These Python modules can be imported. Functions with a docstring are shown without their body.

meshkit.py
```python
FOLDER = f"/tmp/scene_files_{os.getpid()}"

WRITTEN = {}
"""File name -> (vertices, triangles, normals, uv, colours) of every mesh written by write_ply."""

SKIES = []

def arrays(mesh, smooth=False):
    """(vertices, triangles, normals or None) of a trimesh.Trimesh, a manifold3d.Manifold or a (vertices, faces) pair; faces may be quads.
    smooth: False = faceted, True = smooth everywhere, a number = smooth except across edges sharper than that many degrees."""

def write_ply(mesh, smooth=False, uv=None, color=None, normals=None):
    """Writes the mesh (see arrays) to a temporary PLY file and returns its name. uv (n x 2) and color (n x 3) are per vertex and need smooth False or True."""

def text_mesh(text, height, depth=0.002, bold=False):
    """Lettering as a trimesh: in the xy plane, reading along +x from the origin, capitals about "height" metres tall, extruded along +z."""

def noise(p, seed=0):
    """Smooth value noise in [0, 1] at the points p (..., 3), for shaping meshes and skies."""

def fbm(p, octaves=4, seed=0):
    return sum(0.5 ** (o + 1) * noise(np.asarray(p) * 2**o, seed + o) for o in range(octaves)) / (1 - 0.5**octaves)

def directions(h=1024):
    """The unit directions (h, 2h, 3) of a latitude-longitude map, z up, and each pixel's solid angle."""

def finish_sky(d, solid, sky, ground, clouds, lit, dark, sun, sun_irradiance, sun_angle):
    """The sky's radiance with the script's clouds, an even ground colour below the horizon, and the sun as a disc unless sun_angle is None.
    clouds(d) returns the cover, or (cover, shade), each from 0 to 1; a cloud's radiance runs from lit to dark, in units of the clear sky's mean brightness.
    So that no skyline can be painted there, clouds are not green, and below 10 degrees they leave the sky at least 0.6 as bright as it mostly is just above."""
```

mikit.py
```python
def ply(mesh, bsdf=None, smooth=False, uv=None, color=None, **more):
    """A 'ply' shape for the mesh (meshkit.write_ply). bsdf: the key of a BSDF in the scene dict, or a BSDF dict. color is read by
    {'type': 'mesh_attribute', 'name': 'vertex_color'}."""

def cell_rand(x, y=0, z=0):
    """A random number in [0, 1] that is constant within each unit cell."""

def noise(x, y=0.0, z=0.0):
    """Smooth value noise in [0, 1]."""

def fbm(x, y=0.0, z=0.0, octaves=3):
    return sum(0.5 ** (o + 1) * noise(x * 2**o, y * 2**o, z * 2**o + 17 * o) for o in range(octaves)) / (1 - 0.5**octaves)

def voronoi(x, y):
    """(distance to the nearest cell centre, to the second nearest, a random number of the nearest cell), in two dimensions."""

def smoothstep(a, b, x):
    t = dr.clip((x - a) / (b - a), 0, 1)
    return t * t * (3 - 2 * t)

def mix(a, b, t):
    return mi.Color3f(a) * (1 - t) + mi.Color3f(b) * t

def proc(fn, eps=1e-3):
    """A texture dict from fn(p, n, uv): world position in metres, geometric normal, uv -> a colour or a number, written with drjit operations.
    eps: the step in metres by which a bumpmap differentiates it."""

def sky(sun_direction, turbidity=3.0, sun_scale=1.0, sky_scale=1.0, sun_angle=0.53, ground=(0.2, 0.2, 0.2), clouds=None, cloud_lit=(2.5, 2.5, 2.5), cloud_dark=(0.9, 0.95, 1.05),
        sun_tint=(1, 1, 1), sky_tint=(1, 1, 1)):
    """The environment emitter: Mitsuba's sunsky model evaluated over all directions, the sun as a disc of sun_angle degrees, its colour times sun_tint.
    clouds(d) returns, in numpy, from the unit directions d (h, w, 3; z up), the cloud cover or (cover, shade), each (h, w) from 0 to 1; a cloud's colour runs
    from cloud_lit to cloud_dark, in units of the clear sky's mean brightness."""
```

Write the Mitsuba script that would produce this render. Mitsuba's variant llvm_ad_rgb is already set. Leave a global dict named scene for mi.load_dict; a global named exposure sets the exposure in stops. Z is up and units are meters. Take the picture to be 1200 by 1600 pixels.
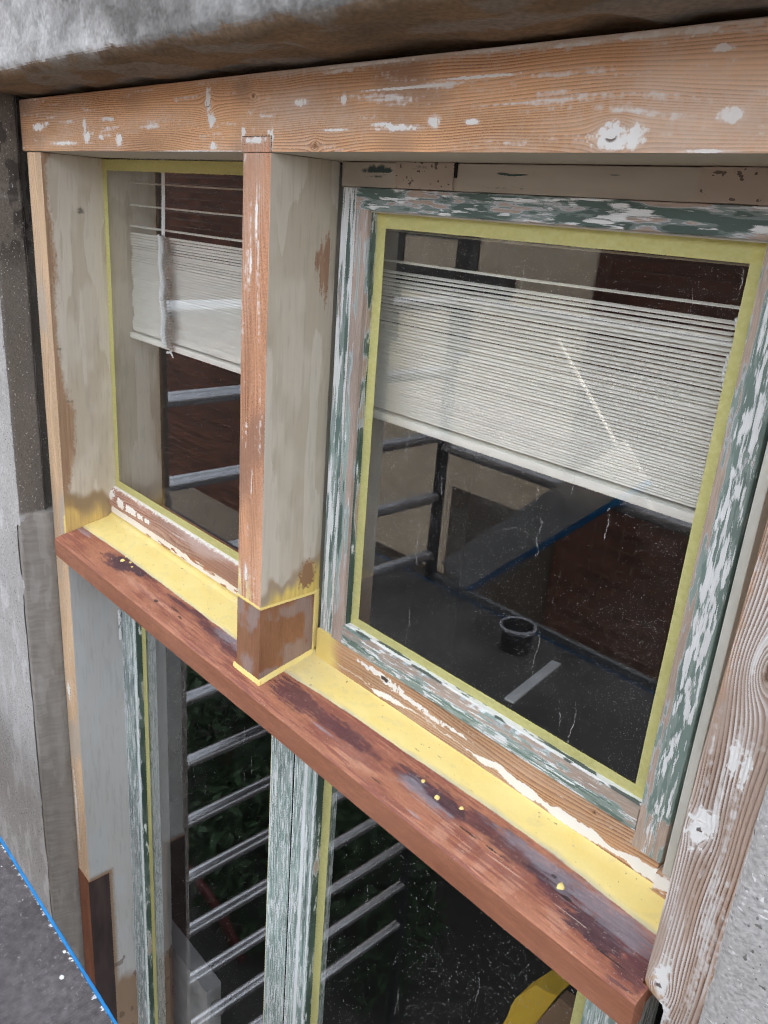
import math, random
import numpy as np, trimesh, drjit as dr, mitsuba as mi
import mikit, meshkit
from mikit import proc, noise, fbm, smoothstep, mix, voronoi, cell_rand, ply
from trimesh.creation import triangulate_polygon
from shapely.geometry import Polygon

T = mi.ScalarTransform4f
scene, labels = {}, {}
V3 = lambda *a: np.array(a, float)

# ------------------------------------------------------------------ camera, sky, exposure
def look_axes(yaw, pitch, roll):
    y, p, r = np.radians([yaw, pitch, roll])
    fw = V3(np.sin(y) * np.cos(p), np.cos(y) * np.cos(p), np.sin(p))
    rt = V3(np.cos(y), -np.sin(y), 0)
    up = np.cross(rt, fw)
    return fw, -rt * np.sin(r) + up * np.cos(r)
EYE = V3(0.8278, -0.5438, -0.0518)
FW, UP = look_axes(-45.789, -20.187, 4.479)
scene['camera'] = {'type': 'perspective', 'fov': math.degrees(2 * math.atan(600 / 1265.2)), 'fov_axis': 'x', 'near_clip': 0.02, 'far_clip': 200.0,
                   'to_world': T().look_at(origin=EYE.tolist(), target=(EYE + FW).tolist(), up=UP.tolist())}
SUN = V3(0.25, 0.60, 0.76)
scene['sky'] = mikit.sky(SUN, turbidity=4, sun_scale=0.75, sun_angle=4, clouds=lambda d: 0.85 + 0 * d[..., 2], cloud_lit=(2.3, 2.45, 2.62), cloud_dark=(1.2, 1.2, 1.2))
exposure = 3.5

# ------------------------------------------------------------------ helpers
def L(r, g, b):
    c = np.array([r, g, b]) / 255.0
    return tuple(float(x) for x in np.where(c < 0.04045, c / 12.92, ((c + 0.055) / 1.055) ** 2.4))

def add(key, mesh, bsdf, smooth=False, label=None, kind=None, **more):
    k, n = key, 0
    while k in scene:
        n += 1
        k = f'{key}_{n:03d}'
    scene[k] = ply(mesh, bsdf, smooth=smooth, **more)
    if label or kind:
        labels[k] = {**({'label': label} if label else {}), **({'kind': kind} if kind else {})}
    return k

def thing(key, label, category, group=None):
    labels[key] = {'label': label, 'category': category, **({'group': group} if group else {})}
    return key

def struct(key, mesh, bsdf, label=None, smooth=False):
    scene[key] = ply(mesh, bsdf, smooth=smooth)
    labels[key] = {'kind': 'structure', **({'label': label} if label else {})}

AX = {'x': (0, 1, 2), 'z': (2, 0, 1), 'y': (1, 2, 0)}        # (along, first, second), right handed

def sweep(axis, prof, stations, disp=None, shift=None):
    """prof: closed counter-clockwise polygon (n,2) in (first, second); swept along axis."""
    prof = np.asarray(prof, float)
    n, m = len(prof), len(stations)
    a, b, c = AX[axis]
    P = np.zeros((m, n, 3))
    for i, s in enumerate(stations):
        q = prof if shift is None else shift(s, prof.copy())
        P[i, :, a] = s; P[i, :, b] = q[:, 0]; P[i, :, c] = q[:, 1]
    v = P.reshape(-1, 3)
    i, j = np.meshgrid(np.arange(m - 1), np.arange(n), indexing='ij')
    k = (j + 1) % n
    q = np.stack([i * n + j, i * n + k, (i + 1) * n + k, (i + 1) * n + j], -1).reshape(-1, 4)
    f = np.vstack([q[:, [0, 1, 2]], q[:, [0, 2, 3]]])
    if disp is not None:
        tm = trimesh.Trimesh(v, f, process=False)
        v = v + disp(v, tm.vertex_normals)
    vs, fs = [v], [f]
    base = len(v)
    pv, pf = triangulate_polygon(Polygon(prof), engine='earcut')
    tri = pv[pf]
    ar = (tri[:, 1, 0] - tri[:, 0, 0]) * (tri[:, 2, 1] - tri[:, 0, 1]) - (tri[:, 1, 1] - tri[:, 0, 1]) * (tri[:, 2, 0] - tri[:, 0, 0])
    pf = np.where(ar[:, None] > 0, pf, pf[:, ::-1])
    idx = np.argmin(((pv[:, None, :] - prof[None]) ** 2).sum(-1), axis=1)
    for end, flip in ((0, True), (m - 1, False)):
        vs.append(v[end * n + idx]); fs.append((pf[:, ::-1] if flip else pf) + base)
        base += len(pv)
    return trimesh.Trimesh(np.vstack(vs), np.vstack(fs), process=False)

def rect_profile(b0, b1, c0, c1, bev=0.0015, step=0.02):
    corners = [(b0, c0, 1, 1), (b1, c0, -1, 1), (b1, c1, -1, -1), (b0, c1, 1, -1)]
    pts = []
    for i, (b, c, sb, sc) in enumerate(corners):
        e = [(b, c + sc * bev), (b + sb * 0.3 * bev, c + sc * 0.3 * bev), (b + sb * bev, c)]
        pts += e if i in (0, 2) else e[::-1]
    out = []
    for p, q in zip(pts, pts[1:] + pts[:1]):
        d = math.hypot(q[0] - p[0], q[1] - p[1])
        k = max(1, int(d / step))
        out += [(p[0] + (q[0] - p[0]) * t / k, p[1] + (q[1] - p[1]) * t / k) for t in range(k)]
    return np.array(out)

def wobble(amp, freq, seed=0, octaves=3):
    fr = np.broadcast_to(np.asarray(freq, float), 3)
    return lambda v, n: n * (amp * 2 * (meshkit.fbm(v * fr + 31.7, octaves, seed) - 0.5))[:, None]

def beam(axis, a0, a1, b0, b1, c0, c1, bev=0.0015, step=0.012, amp=0.0005, freq=40, seed=0, shift=None, side=0.012):
    st = np.linspace(a0, a1, max(2, int(abs(a1 - a0) / step) + 1))
    return sweep(axis, rect_profile(b0, b1, c0, c1, bev, side), st, wobble(amp, freq, seed) if amp else None, shift)

def bxs(axis, a0, a1, b0, b1, c0, c1):                        # light box for small or hidden pieces
    a, b, c = AX[axis]
    lo, hi = np.zeros(3), np.zeros(3)
    lo[[a, b, c]], hi[[a, b, c]] = (a0, b0, c0), (a1, b1, c1)
    m = trimesh.creation.box(extents=hi - lo); m.apply_translation((lo + hi) / 2)
    return m
def box(x0, x1, y0, y1, z0, z1):
    m = trimesh.creation.box(extents=(x1 - x0, y1 - y0, z1 - z0)); m.apply_translation(((x0 + x1) / 2, (y0 + y1) / 2, (z0 + z1) / 2))
    return m

def tube(pts, r, sides=10, caps=True):
    p = np.asarray(pts, float); m = len(p)
    t = np.gradient(p, axis=0); t /= np.linalg.norm(t, axis=1, keepdims=True) + 1e-12
    ref = V3(0, 0, 1) if abs(t[0, 2]) < 0.9 else V3(1, 0, 0)
    a = np.cross(t, ref); a /= np.linalg.norm(a, axis=1, keepdims=True) + 1e-12
    b = np.cross(t, a)
    th = np.arange(sides) * 2 * np.pi / sides
    r = np.broadcast_to(r, (m,))
    v = p[:, None] + r[:, None, None] * (np.cos(th)[None, :, None] * a[:, None] + np.sin(th)[None, :, None] * b[:, None])
    i, j = np.meshgrid(np.arange(m - 1), np.arange(sides), indexing='ij'); k = (j + 1) % sides
    q = np.stack([i * sides + j, i * sides + k, (i + 1) * sides + k, (i + 1) * sides + j], -1).reshape(-1, 4)
    f = [np.vstack([q[:, [0, 1, 2]], q[:, [0, 2, 3]]])]
    v = v.reshape(-1, 3)
    if caps:
        n = len(v); v = np.vstack([v, p[:1], p[-1:]])
        jj = np.arange(sides); kk = (jj + 1) % sides
        f += [np.stack([kk, jj, jj * 0 + n], 1), np.stack([jj + (m - 1) * sides, kk + (m - 1) * sides, jj * 0 + n + 1], 1)]
    tm = trimesh.Trimesh(v, np.vstack(f), process=False)
    if tm.volume < 0:
        tm.invert()
    return tm
cat = trimesh.util.concatenate

# ------------------------------------------------------------------ materials
def mat(key, col, rough=0.7, bump=None, bscale=0.001, eps=4e-4, spec=0.3, metallic=0.0, extra=None):
    d = {'type': 'principled', 'base_color': col if isinstance(col, dict) else {'type': 'rgb', 'value': list(col)}, 'roughness': rough, 'specular': spec, 'metallic': metallic, **(extra or {})}
    if bump is not None:
        d = {'type': 'bumpmap', 'tex': proc(bump, eps), 'scale': bscale, 'bsdf': d}
    scene[key] = {'type': 'twosided', 'b': d}

C3 = lambda c: mi.Color3f(*[float(x) for x in c])

def blob(u, v, spots, n, edge=0.18, rag=0.9):
    """mask of ragged spots (u0, v0, ru, rv); n = a noise about 0.5"""
    d = mi.Float(9.0)
    for (a, b, ra, rb) in spots:
        d = dr.minimum(d, dr.square((u - a) / ra) + dr.square((v - b) / rb))
    d = dr.sqrt(d) + (n - 0.5) * 2 * rag
    return 1 - smoothstep(1 - edge, 1 + edge, d)

def pine(key, axis, early, late, knots=(), patches=(), freq=230.0, white=0.62, seed=0.0, grey=None, greyth=0.6, contrast=0.9, veilamt=0.2, inwhite=0.0, extra=None, bscale=0.0005, wamt=0.9, rough=0.75):
    early, late = C3(early), C3(late)
    def uvw(p):
        return (p.x, p.z, p.y) if axis == 'x' else (p.z, p.x, p.y)
    def flow(p):
        u, v, w = uvw(p)
        vv = v + 0.6 * w + seed
        for (ku, kv, r) in knots:
            du, dv = (u - ku) / 1.6, v - kv
            d2 = du * du + dv * dv
            vv = vv - dv * (r * r) / (d2 + 0.25 * r * r) * dr.exp(-d2 / (30 * r * r))
        t = vv * freq + 2.2 * noise(vv * 75 + seed * 3) + 3.4 * (noise(u * 6 + seed, vv * 24) - 0.5) + 1.3 * (noise(u * 13 + seed, vv * 40) - 0.5) + 0.5 * (noise(u * 22 + seed, vv * 80) - 0.5)
        f = t - dr.floor(t)
        return u, v, w, vv, dr.maximum(f * f, smoothstep(0.16, 0.0, f) * 0.9)
    def col(p, n, uv):
        u, v, w, vv, s = flow(p)
        tone = fbm(u * 6 + seed, vv * 26, seed, 2)
        c = mix(early, late, dr.clip(s * contrast * (0.45 + 0.9 * noise(u * 9, vv * 60, 3.1)), 0, 1))
        c = c * (0.60 + 0.80 * tone) * (0.90 + 0.20 * noise(u * 45, vv * 1100, seed))
        if grey is not None:
            c = mix(c, C3(grey) * (0.85 + 0.3 * tone), smoothstep(greyth, greyth + 0.15, fbm(u * 8 + 4, vv * 22 + 2, seed + 7, 2)) * 0.8)
        rag = fbm(u * 260, v * 260, w * 260 + seed, 3)
        wn = fbm(u * 16 + seed, vv * 170, 5.0 + seed, 3) * 0.75 + 0.25 * rag
        veil = fbm(u * 7 + seed, vv * 30, 2.0 + seed, 3)
        c = mix(c, mi.Color3f(0.66, 0.60, 0.55), smoothstep(0.40, 0.75, veil * 0.7 + 0.3 * rag) * veilamt)
        if inwhite:
            c = mix(c, mi.Color3f(0.80, 0.79, 0.78), (1 - smoothstep(0.0, 0.5, s)) * smoothstep(0.40, 0.62, fbm(u * 13, vv * 90, 6.0 + seed, 3)) * inwhite)
        c = mix(c, mi.Color3f(0.78, 0.76, 0.74), smoothstep(white, white + 0.16, wn + 0.05 * s + 0.10 * (veil - 0.5)) * wamt)
        if knots:
            for (ku, kv, r) in knots:
                du, dv = (u - ku) / 1.25, v - kv
                rr = dr.sqrt(du * du + dv * dv) / r
                kc = mix(late * 0.75, early * 0.6, 0.5 + 0.5 * dr.sin(rr * 16 + 3 * rag))
                c = mix(c, kc, smoothstep(0.75, 0.45, rr + (rag - 0.5) * 0.5))
        if patches:
            c = mix(c, mi.Color3f(0.82, 0.81, 0.79) * (0.94 + 0.1 * rag), dr.maximum(blob(u, v, patches, rag, 0.30, 1.2), 0.55 * blob(u, v, patches, 0.6 * wn + 0.4 * rag, 0.7, 1.5)))
        if knots:
            for (ku, kv, r) in knots:
                du, dv = (u - ku) / 1.3, v - kv
                rr = dr.sqrt(du * du + dv * dv) / r
                crack = smoothstep(0.53, 0.60, fbm(du * 330 + 7, dv * 330, seed, 2))
                c = mix(c, late * 0.25, crack * smoothstep(0.5, 0.3, rr) * 0.85)
        if extra:
            c = extra(p, n, u, v, w, c, rag, tone)
        return c
    def bump(p, n, uv):
        u, v, w, vv, s = flow(p)
        return s * 0.6 + 0.3 * noise(u * 45, vv * 1100, seed)
    mat(key, proc(col), rough, bump, bscale)

HEAD_KNOTS = [(-0.0709, 0.050, 0.007), (-0.3981, 0.0266, 0.005), (-0.2971, 0.015, 0.0045), (0.4696, 0.0112, 0.0095), (0.130, 0.006, 0.005), (0.020, 0.055, 0.004)]
HEAD_PATCH = [(-0.5723, 0.0355, 0.0213, 0.0048), (-0.54, 0.039, 0.0098, 0.0024), (-0.0709, 0.054, 0.0049, 0.0128), (-0.064, 0.034, 0.0066, 0.0072), (-0.3981, 0.02, 0.009, 0.0072), (-0.403, 0.036, 0.0049, 0.0064), (-0.2971, 0.015, 0.0074, 0.0064), (-0.352, 0.019, 0.0066, 0.0032), (-0.478, 0.0115, 0.0369, 0.0024), (-0.32, 0.04, 0.0082, 0.0024), (-0.06, 0.0065, 0.0066, 0.0032), (0.1041, 0.0458, 0.0098, 0.0028), (0.1708, 0.0462, 0.0033, 0.0048), (0.2466, 0.0203, 0.0213, 0.0026), (0.225, 0.0235, 0.0098, 0.0016), (0.2923, 0.0245, 0.0053, 0.0038), (0.3356, 0.0236, 0.0057, 0.0018), (0.4696, 0.0112, 0.0135, 0.008), (0.488, 0.012, 0.0074, 0.0072), (0.5564, 0.0226, 0.0082, 0.0036), (0.5413, 0.0612, 0.0066, 0.002), (0.4888, 0.073, 0.0213, 0.0018), (0.5213, 0.0725, 0.0115, 0.0021), (0.43, 0.0722, 0.0246, 0.0014), (0.36, 0.0745, 0.0369, 0.0013), (0.545, 0.0015, 0.0148, 0.001), (0.2, 0.074, 0.0574, 0.0013), (-0.1, 0.0005, 0.0902, 0.001), (0.002, 0.016, 0.0033, 0.008), (0.055, 0.015, 0.0033, 0.0088), (0.05, 0.02, 0.0025, 0.0024), (0.335, 0.056, 0.0369, 0.0011), (0.25, 0.052, 0.0492, 0.001), (0.16, 0.02, 0.0164, 0.001)]
def head_extra(p, n, u, v, w, c, rag, tone):
    c = mix(c, mi.Color3f(0.60, 0.55, 0.50), smoothstep(0.068, 0.076, v + (rag - 0.5) * 0.010) * 0.75 * smoothstep(-0.2, 0.15, u + 0.3 * (tone - .5)))
    c = mix(c, c * 0.55 + mi.Color3f(0.33, 0.28, 0.24), smoothstep(0.47, 0.50, u + 0.18 * (v - 0.05) + 0.03 * (tone - 0.5)) * 0.45)     # the rubbed paler end of the beam
    return mix(c, mi.Color3f(0.34, 0.315, 0.26) * (0.9 + 0.2 * tone), smoothstep(-0.5, -0.8, n.z))
pine('pine_header', 'x', L(214, 170, 130), L(146, 94, 62), HEAD_KNOTS, HEAD_PATCH, 380, 0.61, 0.3, L(158, 126, 104), 0.56, contrast=0.85, veilamt=0.36, extra=head_extra)

GREYS = [L(186, 175, 157), L(199, 190, 176), L(182, 179, 175)]
def putty(y, z, seed):
    st = noise(z * 11, y * 420, seed) * 0.5 + noise(z * 40, y * 900, seed) * 0.5
    big = fbm(z * 13, y * 30, seed, 3)
    tr = fbm(z * 7 + 2, y * 55, seed + 9, 2) + 0.08 * (st - 0.5)
    c = mix(C3(GREYS[0]), C3(GREYS[1]), dr.maximum(smoothstep(0.42, 0.68, big) * 0.7, smoothstep(0.53, 0.56, tr)))
    cool = mix(C3(GREYS[2]), C3(L(182, 182, 180)), smoothstep(0.4, 0.66, big))
    c = mix(c, cool, smoothstep(-0.68, -0.72, z))
    sc = smoothstep(0.62, 0.72, fbm(z * 25, y * 260, seed + 4, 3))
    return c * (0.96 + 0.08 * st) * (1 - 0.08 * sc), st, big

def post_extra(p, n, u, v, w, c, rag, tone):
    y, z = p.y, p.z
    g, st, big = putty(y, z, 2.0)
    # bare wood left along the front edge and towards the bottom of the upper reveal
    front = 0.006 + 0.016 * smoothstep(-0.30, -0.42, z) * smoothstep(-0.62, -0.5, z) + 0.012 * smoothstep(-0.02, 0.0, z)
    bare = smoothstep(0.006, -0.004, y - front + (big - 0.5) * 0.03 + (rag - 0.5) * 0.012) * smoothstep(-0.70, -0.68, z)
    wood = mi.Color3f(0.34, 0.215, 0.135) * (0.75 + 0.5 * st)
    low = smoothstep(-0.575, -0.592, z + (big - 0.5) * 0.05 + 0.25 * (y - 0.05)) * smoothstep(-0.70, -0.69, z)
    resin = mix(mi.Color3f(0.36, 0.24, 0.11), mi.Color3f(0.60, 0.43, 0.16), smoothstep(-0.598, -0.622, z + (big - 0.5) * 0.06)) * (0.8 + 0.4 * st)
    resin = mix(resin, mi.Color3f(0.27, 0.20, 0.13), smoothstep(0.02, 0.075, y + (big - 0.5) * 0.12 + 1.2 * (z + 0.62)) * 0.8)
    g = g * (1 - 0.6 * blob(z, y, [(-0.312, 0.007, 0.0025, 0.008), (-0.405, 0.012, 0.0028, 0.016), (-0.085, 0.062, 0.004, 0.005)], rag, 0.5, 0.8))
    g = mix(g, wood, bare)
    g = mix(g, resin, low)
    # lower reveal: brown margin round the repair block
    br = smoothstep(0.0, -0.012, dr.maximum(y - 0.062, z + 1.474) + (rag - 0.5) * 0.008) * smoothstep(-1.9, -1.88, z)
    br = dr.maximum(br, smoothstep(-1.82, -1.85, z + (big - 0.5) * 0.06))
    g = mix(g, mi.Color3f(0.27, 0.17, 0.10), br * 0.9)
    g = mix(g, mi.Color3f(0.12, 0.075, 0.05), smoothstep(0.70, 0.74, fbm(z * 35, y * 70, 9.0, 2)) * smoothstep(-1.7, -1.75, z) * 0.6)
    c = mix(c, mi.Color3f(0.78, 0.62, 0.22), blob(z, p.x, [(-0.640, -0.577, 0.022, 0.005)], rag, 0.3, 0.7))
    return mix(c, g, smoothstep(0.6, 0.8, n.x))
pine('pine_post_left', 'z', L(212, 182, 148), L(172, 138, 108), [(-1.02, -0.61, 0.006)], [(-1.015, -0.615, 0.02, 0.006), (-1.33, -0.62, 0.09, 0.004)], 190, 0.70, 1.7, L(178, 165, 150), 0.55, 0.8, extra=post_extra, bscale=0.0003)

def mull_extra(p, n, u, v, w, c, rag, tone):
    y, z = p.y, p.z
    g, st, big = putty(y, z, 6.0)
    wood = mi.Color3f(0.33, 0.20, 0.13) * (0.75 + 0.5 * st)
    g = mix(g, wood, blob(z, y, [(-0.118, 0.076, 0.030, 0.0035), (-0.112, 0.083, 0.034, 0.004), (-0.108, 0.069, 0.012, 0.003)], 0.5 * rag + 0.5 * noise(z * 30, y * 700, 3.0), 0.25, 0.9))
    zz = z + (big - 0.5) * 0.09
    tan = mix(mi.Color3f(0.40, 0.27, 0.17), mi.Color3f(0.36, 0.30, 0.22), big)
    g = mix(g, tan, smoothstep(-0.490, -0.500, zz))
    ye = mi.Color3f(0.70, 0.53, 0.16) * (0.85 + 0.3 * st)
    g = mix(g, ye, smoothstep(-0.505, -0.522, zz - 0.10 * y))
    g = mix(g, mi.Color3f(0.30, 0.17, 0.09), blob(z, y, [(-0.512, 0.074, 0.018, 0.013)], rag, 0.2, 0.7))
    # front: yellow filler and grey sanding dust low down
    lowf = smoothstep(-0.47, -0.53, z + (tone - 0.5) * 0.10)
    cf = mix(c, mi.Color3f(0.74, 0.62, 0.30), lowf * smoothstep(0.5, 0.62, rag * 0.4 + 0.6 * fbm(z * 30, p.x * 110, 3.0, 2)) * 0.9)
    cf = mix(cf, mi.Color3f(0.72, 0.58, 0.24), smoothstep(0.010, 0.004, p.x + (rag - 0.5) * 0.01) * smoothstep(-0.48, -0.51, z))
    cf = mix(cf, mi.Color3f(0.50, 0.48, 0.48), lowf * smoothstep(0.52, 0.66, fbm(z * 22, p.x * 150, 8.0, 2)) * 0.8)
    return mix(cf, g, smoothstep(0.6, 0.8, n.x))
pine('pine_mullion', 'z', L(208, 158, 124), L(128, 80, 58), [], [(-0.51, 0.004, 0.012, 0.004), (-0.50, 0.02, 0.01, 0.003), (-0.07, 0.03, 0.02, 0.002), (-0.115, 0.02, 0.010, 0.002), (0.012, 0.028, 0.003, 0.018)], 330, 0.64, 3.1, L(150, 112, 92), 0.58, contrast=1.1, extra=mull_extra, bscale=0.0004)

POST_KNOTS = [(-0.4807, 0.6455, 0.0065), (-0.645, 0.6455, 0.0075), (-0.33, 0.672, 0.017)]
POST_PATCH = [(-0.4807, 0.6455, 0.016, 0.0085), (-0.472, 0.651, 0.014, 0.005), (-0.640, 0.646, 0.022, 0.006), (-0.670, 0.652, 0.018, 0.006), (-0.405, 0.656, 0.012, 0.004), (-0.41, 0.666, 0.016, 0.003), (-0.30, 0.668, 0.012, 0.006)]
def pr_extra(p, n, u, v, w, c, rag, tone):
    c = mix(c, mi.Color3f(0.48, 0.27, 0.15) * (0.8 + 0.4 * tone), smoothstep(0.642, 0.632, v + (rag - 0.5) * 0.012) * smoothstep(-0.42, -0.34, u) * 0.8)
    c = mix(c, mi.Color3f(0.42, 0.22, 0.08), blob(u, v, [(-0.60, 0.687, 0.014, 0.004), (-0.665, 0.638, 0.02, 0.012)], rag, 0.3, 0.9) * 0.8)
    return c
pine('pine_post_right', 'z', L(196, 172, 156), L(112, 82, 64), POST_KNOTS, POST_PATCH, 300, 0.60, 5.2, L(180, 162, 150), 0.55, 1.10, veilamt=0.16, inwhite=0.75, extra=pr_extra, bscale=0.0012, wamt=0.7)

def sub_extra(p, n, u, v, w, c, rag, tone):
    # remains of the white paint line low on the piece and flakes above it
    wob = (fbm(u * 14, 1.0, 0.0, 3) - 0.5) * 0.022
    wd = 0.0046 * smoothstep(0.25, 0.6, fbm(u * 24, 3.0, 0.0, 2)) + 0.003 * smoothstep(0.38, 0.45, u) - 0.004 * smoothstep(0.02, 0.0, dr.abs(u - 0.355))
    line = smoothstep(0.0012, -0.0008, dr.abs(v + 0.621 - wob + (rag - 0.5) * 0.004) - wd)
    c = mix(c, mi.Color3f(0.82, 0.81, 0.79), line)
    c = mix(c, mi.Color3f(0.80, 0.79, 0.76), blob(u, v, [(0.19, -0.600, 0.030, 0.0035), (0.215, -0.604, 0.02, 0.004), (0.25, -0.608, 0.03, 0.003), (0.29, -0.612, 0.02, 0.003), (0.33, -0.61, 0.02, 0.002)], rag, 0.25, 0.9))
    c = mix(c, mi.Color3f(0.06, 0.05, 0.04), blob(u, v, [(0.205, -0.602, 0.007, 0.003)], rag, 0.3, 0.9))
    c = mix(c, mi.Color3f(0.74, 0.58, 0.20), smoothstep(0.12, 0.09, u + (tone - 0.5) * 0.05))
    return c
pine('pine_subsill', 'x', L(200, 160, 126), L(128, 86, 58), [(0.515, -0.598, 0.0025)], [], 260, 0.68, 7.4, L(178, 150, 128), 0.6, extra=sub_extra)
def bead_extra(p, n, u, v, w, c, rag, tone):
    sq = blob(u, v, [(-0.568, -0.590, 0.012, 0.008)], rag, 0.2, 0.8)
    for (a, b, wv) in ((-0.530, 0.013, 0.0085), (-0.487, 0.020, 0.0065), (-0.452, 0.011, 0.005), (-0.425, 0.009, 0.004)):
        d = dr.maximum(dr.abs(u - a) / b, dr.abs(v + 0.597) / wv)
        sq = dr.maximum(sq, smoothstep(1.05, 0.85, d + (rag - 0.5) * 0.9))
    c = mix(c, mi.Color3f(0.80, 0.77, 0.72), dr.maximum(sq, smoothstep(-0.5805, -0.5775, v + (rag - 0.5) * 0.006) * 0.85))
    return c
pine('pine_bead', 'x', L(180, 138, 118), L(134, 94, 76), [], [], 260, 0.66, 9.2, L(186, 160, 148), 0.5, extra=bead_extra)
def cream_extra(p, n, u, v, w, c, rag, tone):
    t = fbm(u * 22, v * 120, 2.0, 3)
    return mix(mi.Color3f(0.80, 0.755, 0.69) * (0.92 + 0.12 * tone), c, smoothstep(0.56, 0.60, t + 0.35 * smoothstep(-0.628, -0.640, v)))
pine('cream_strip', 'x', L(190, 140, 110), L(140, 92, 66), [], [], 260, 0.72, 4.4, extra=cream_extra)

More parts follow.
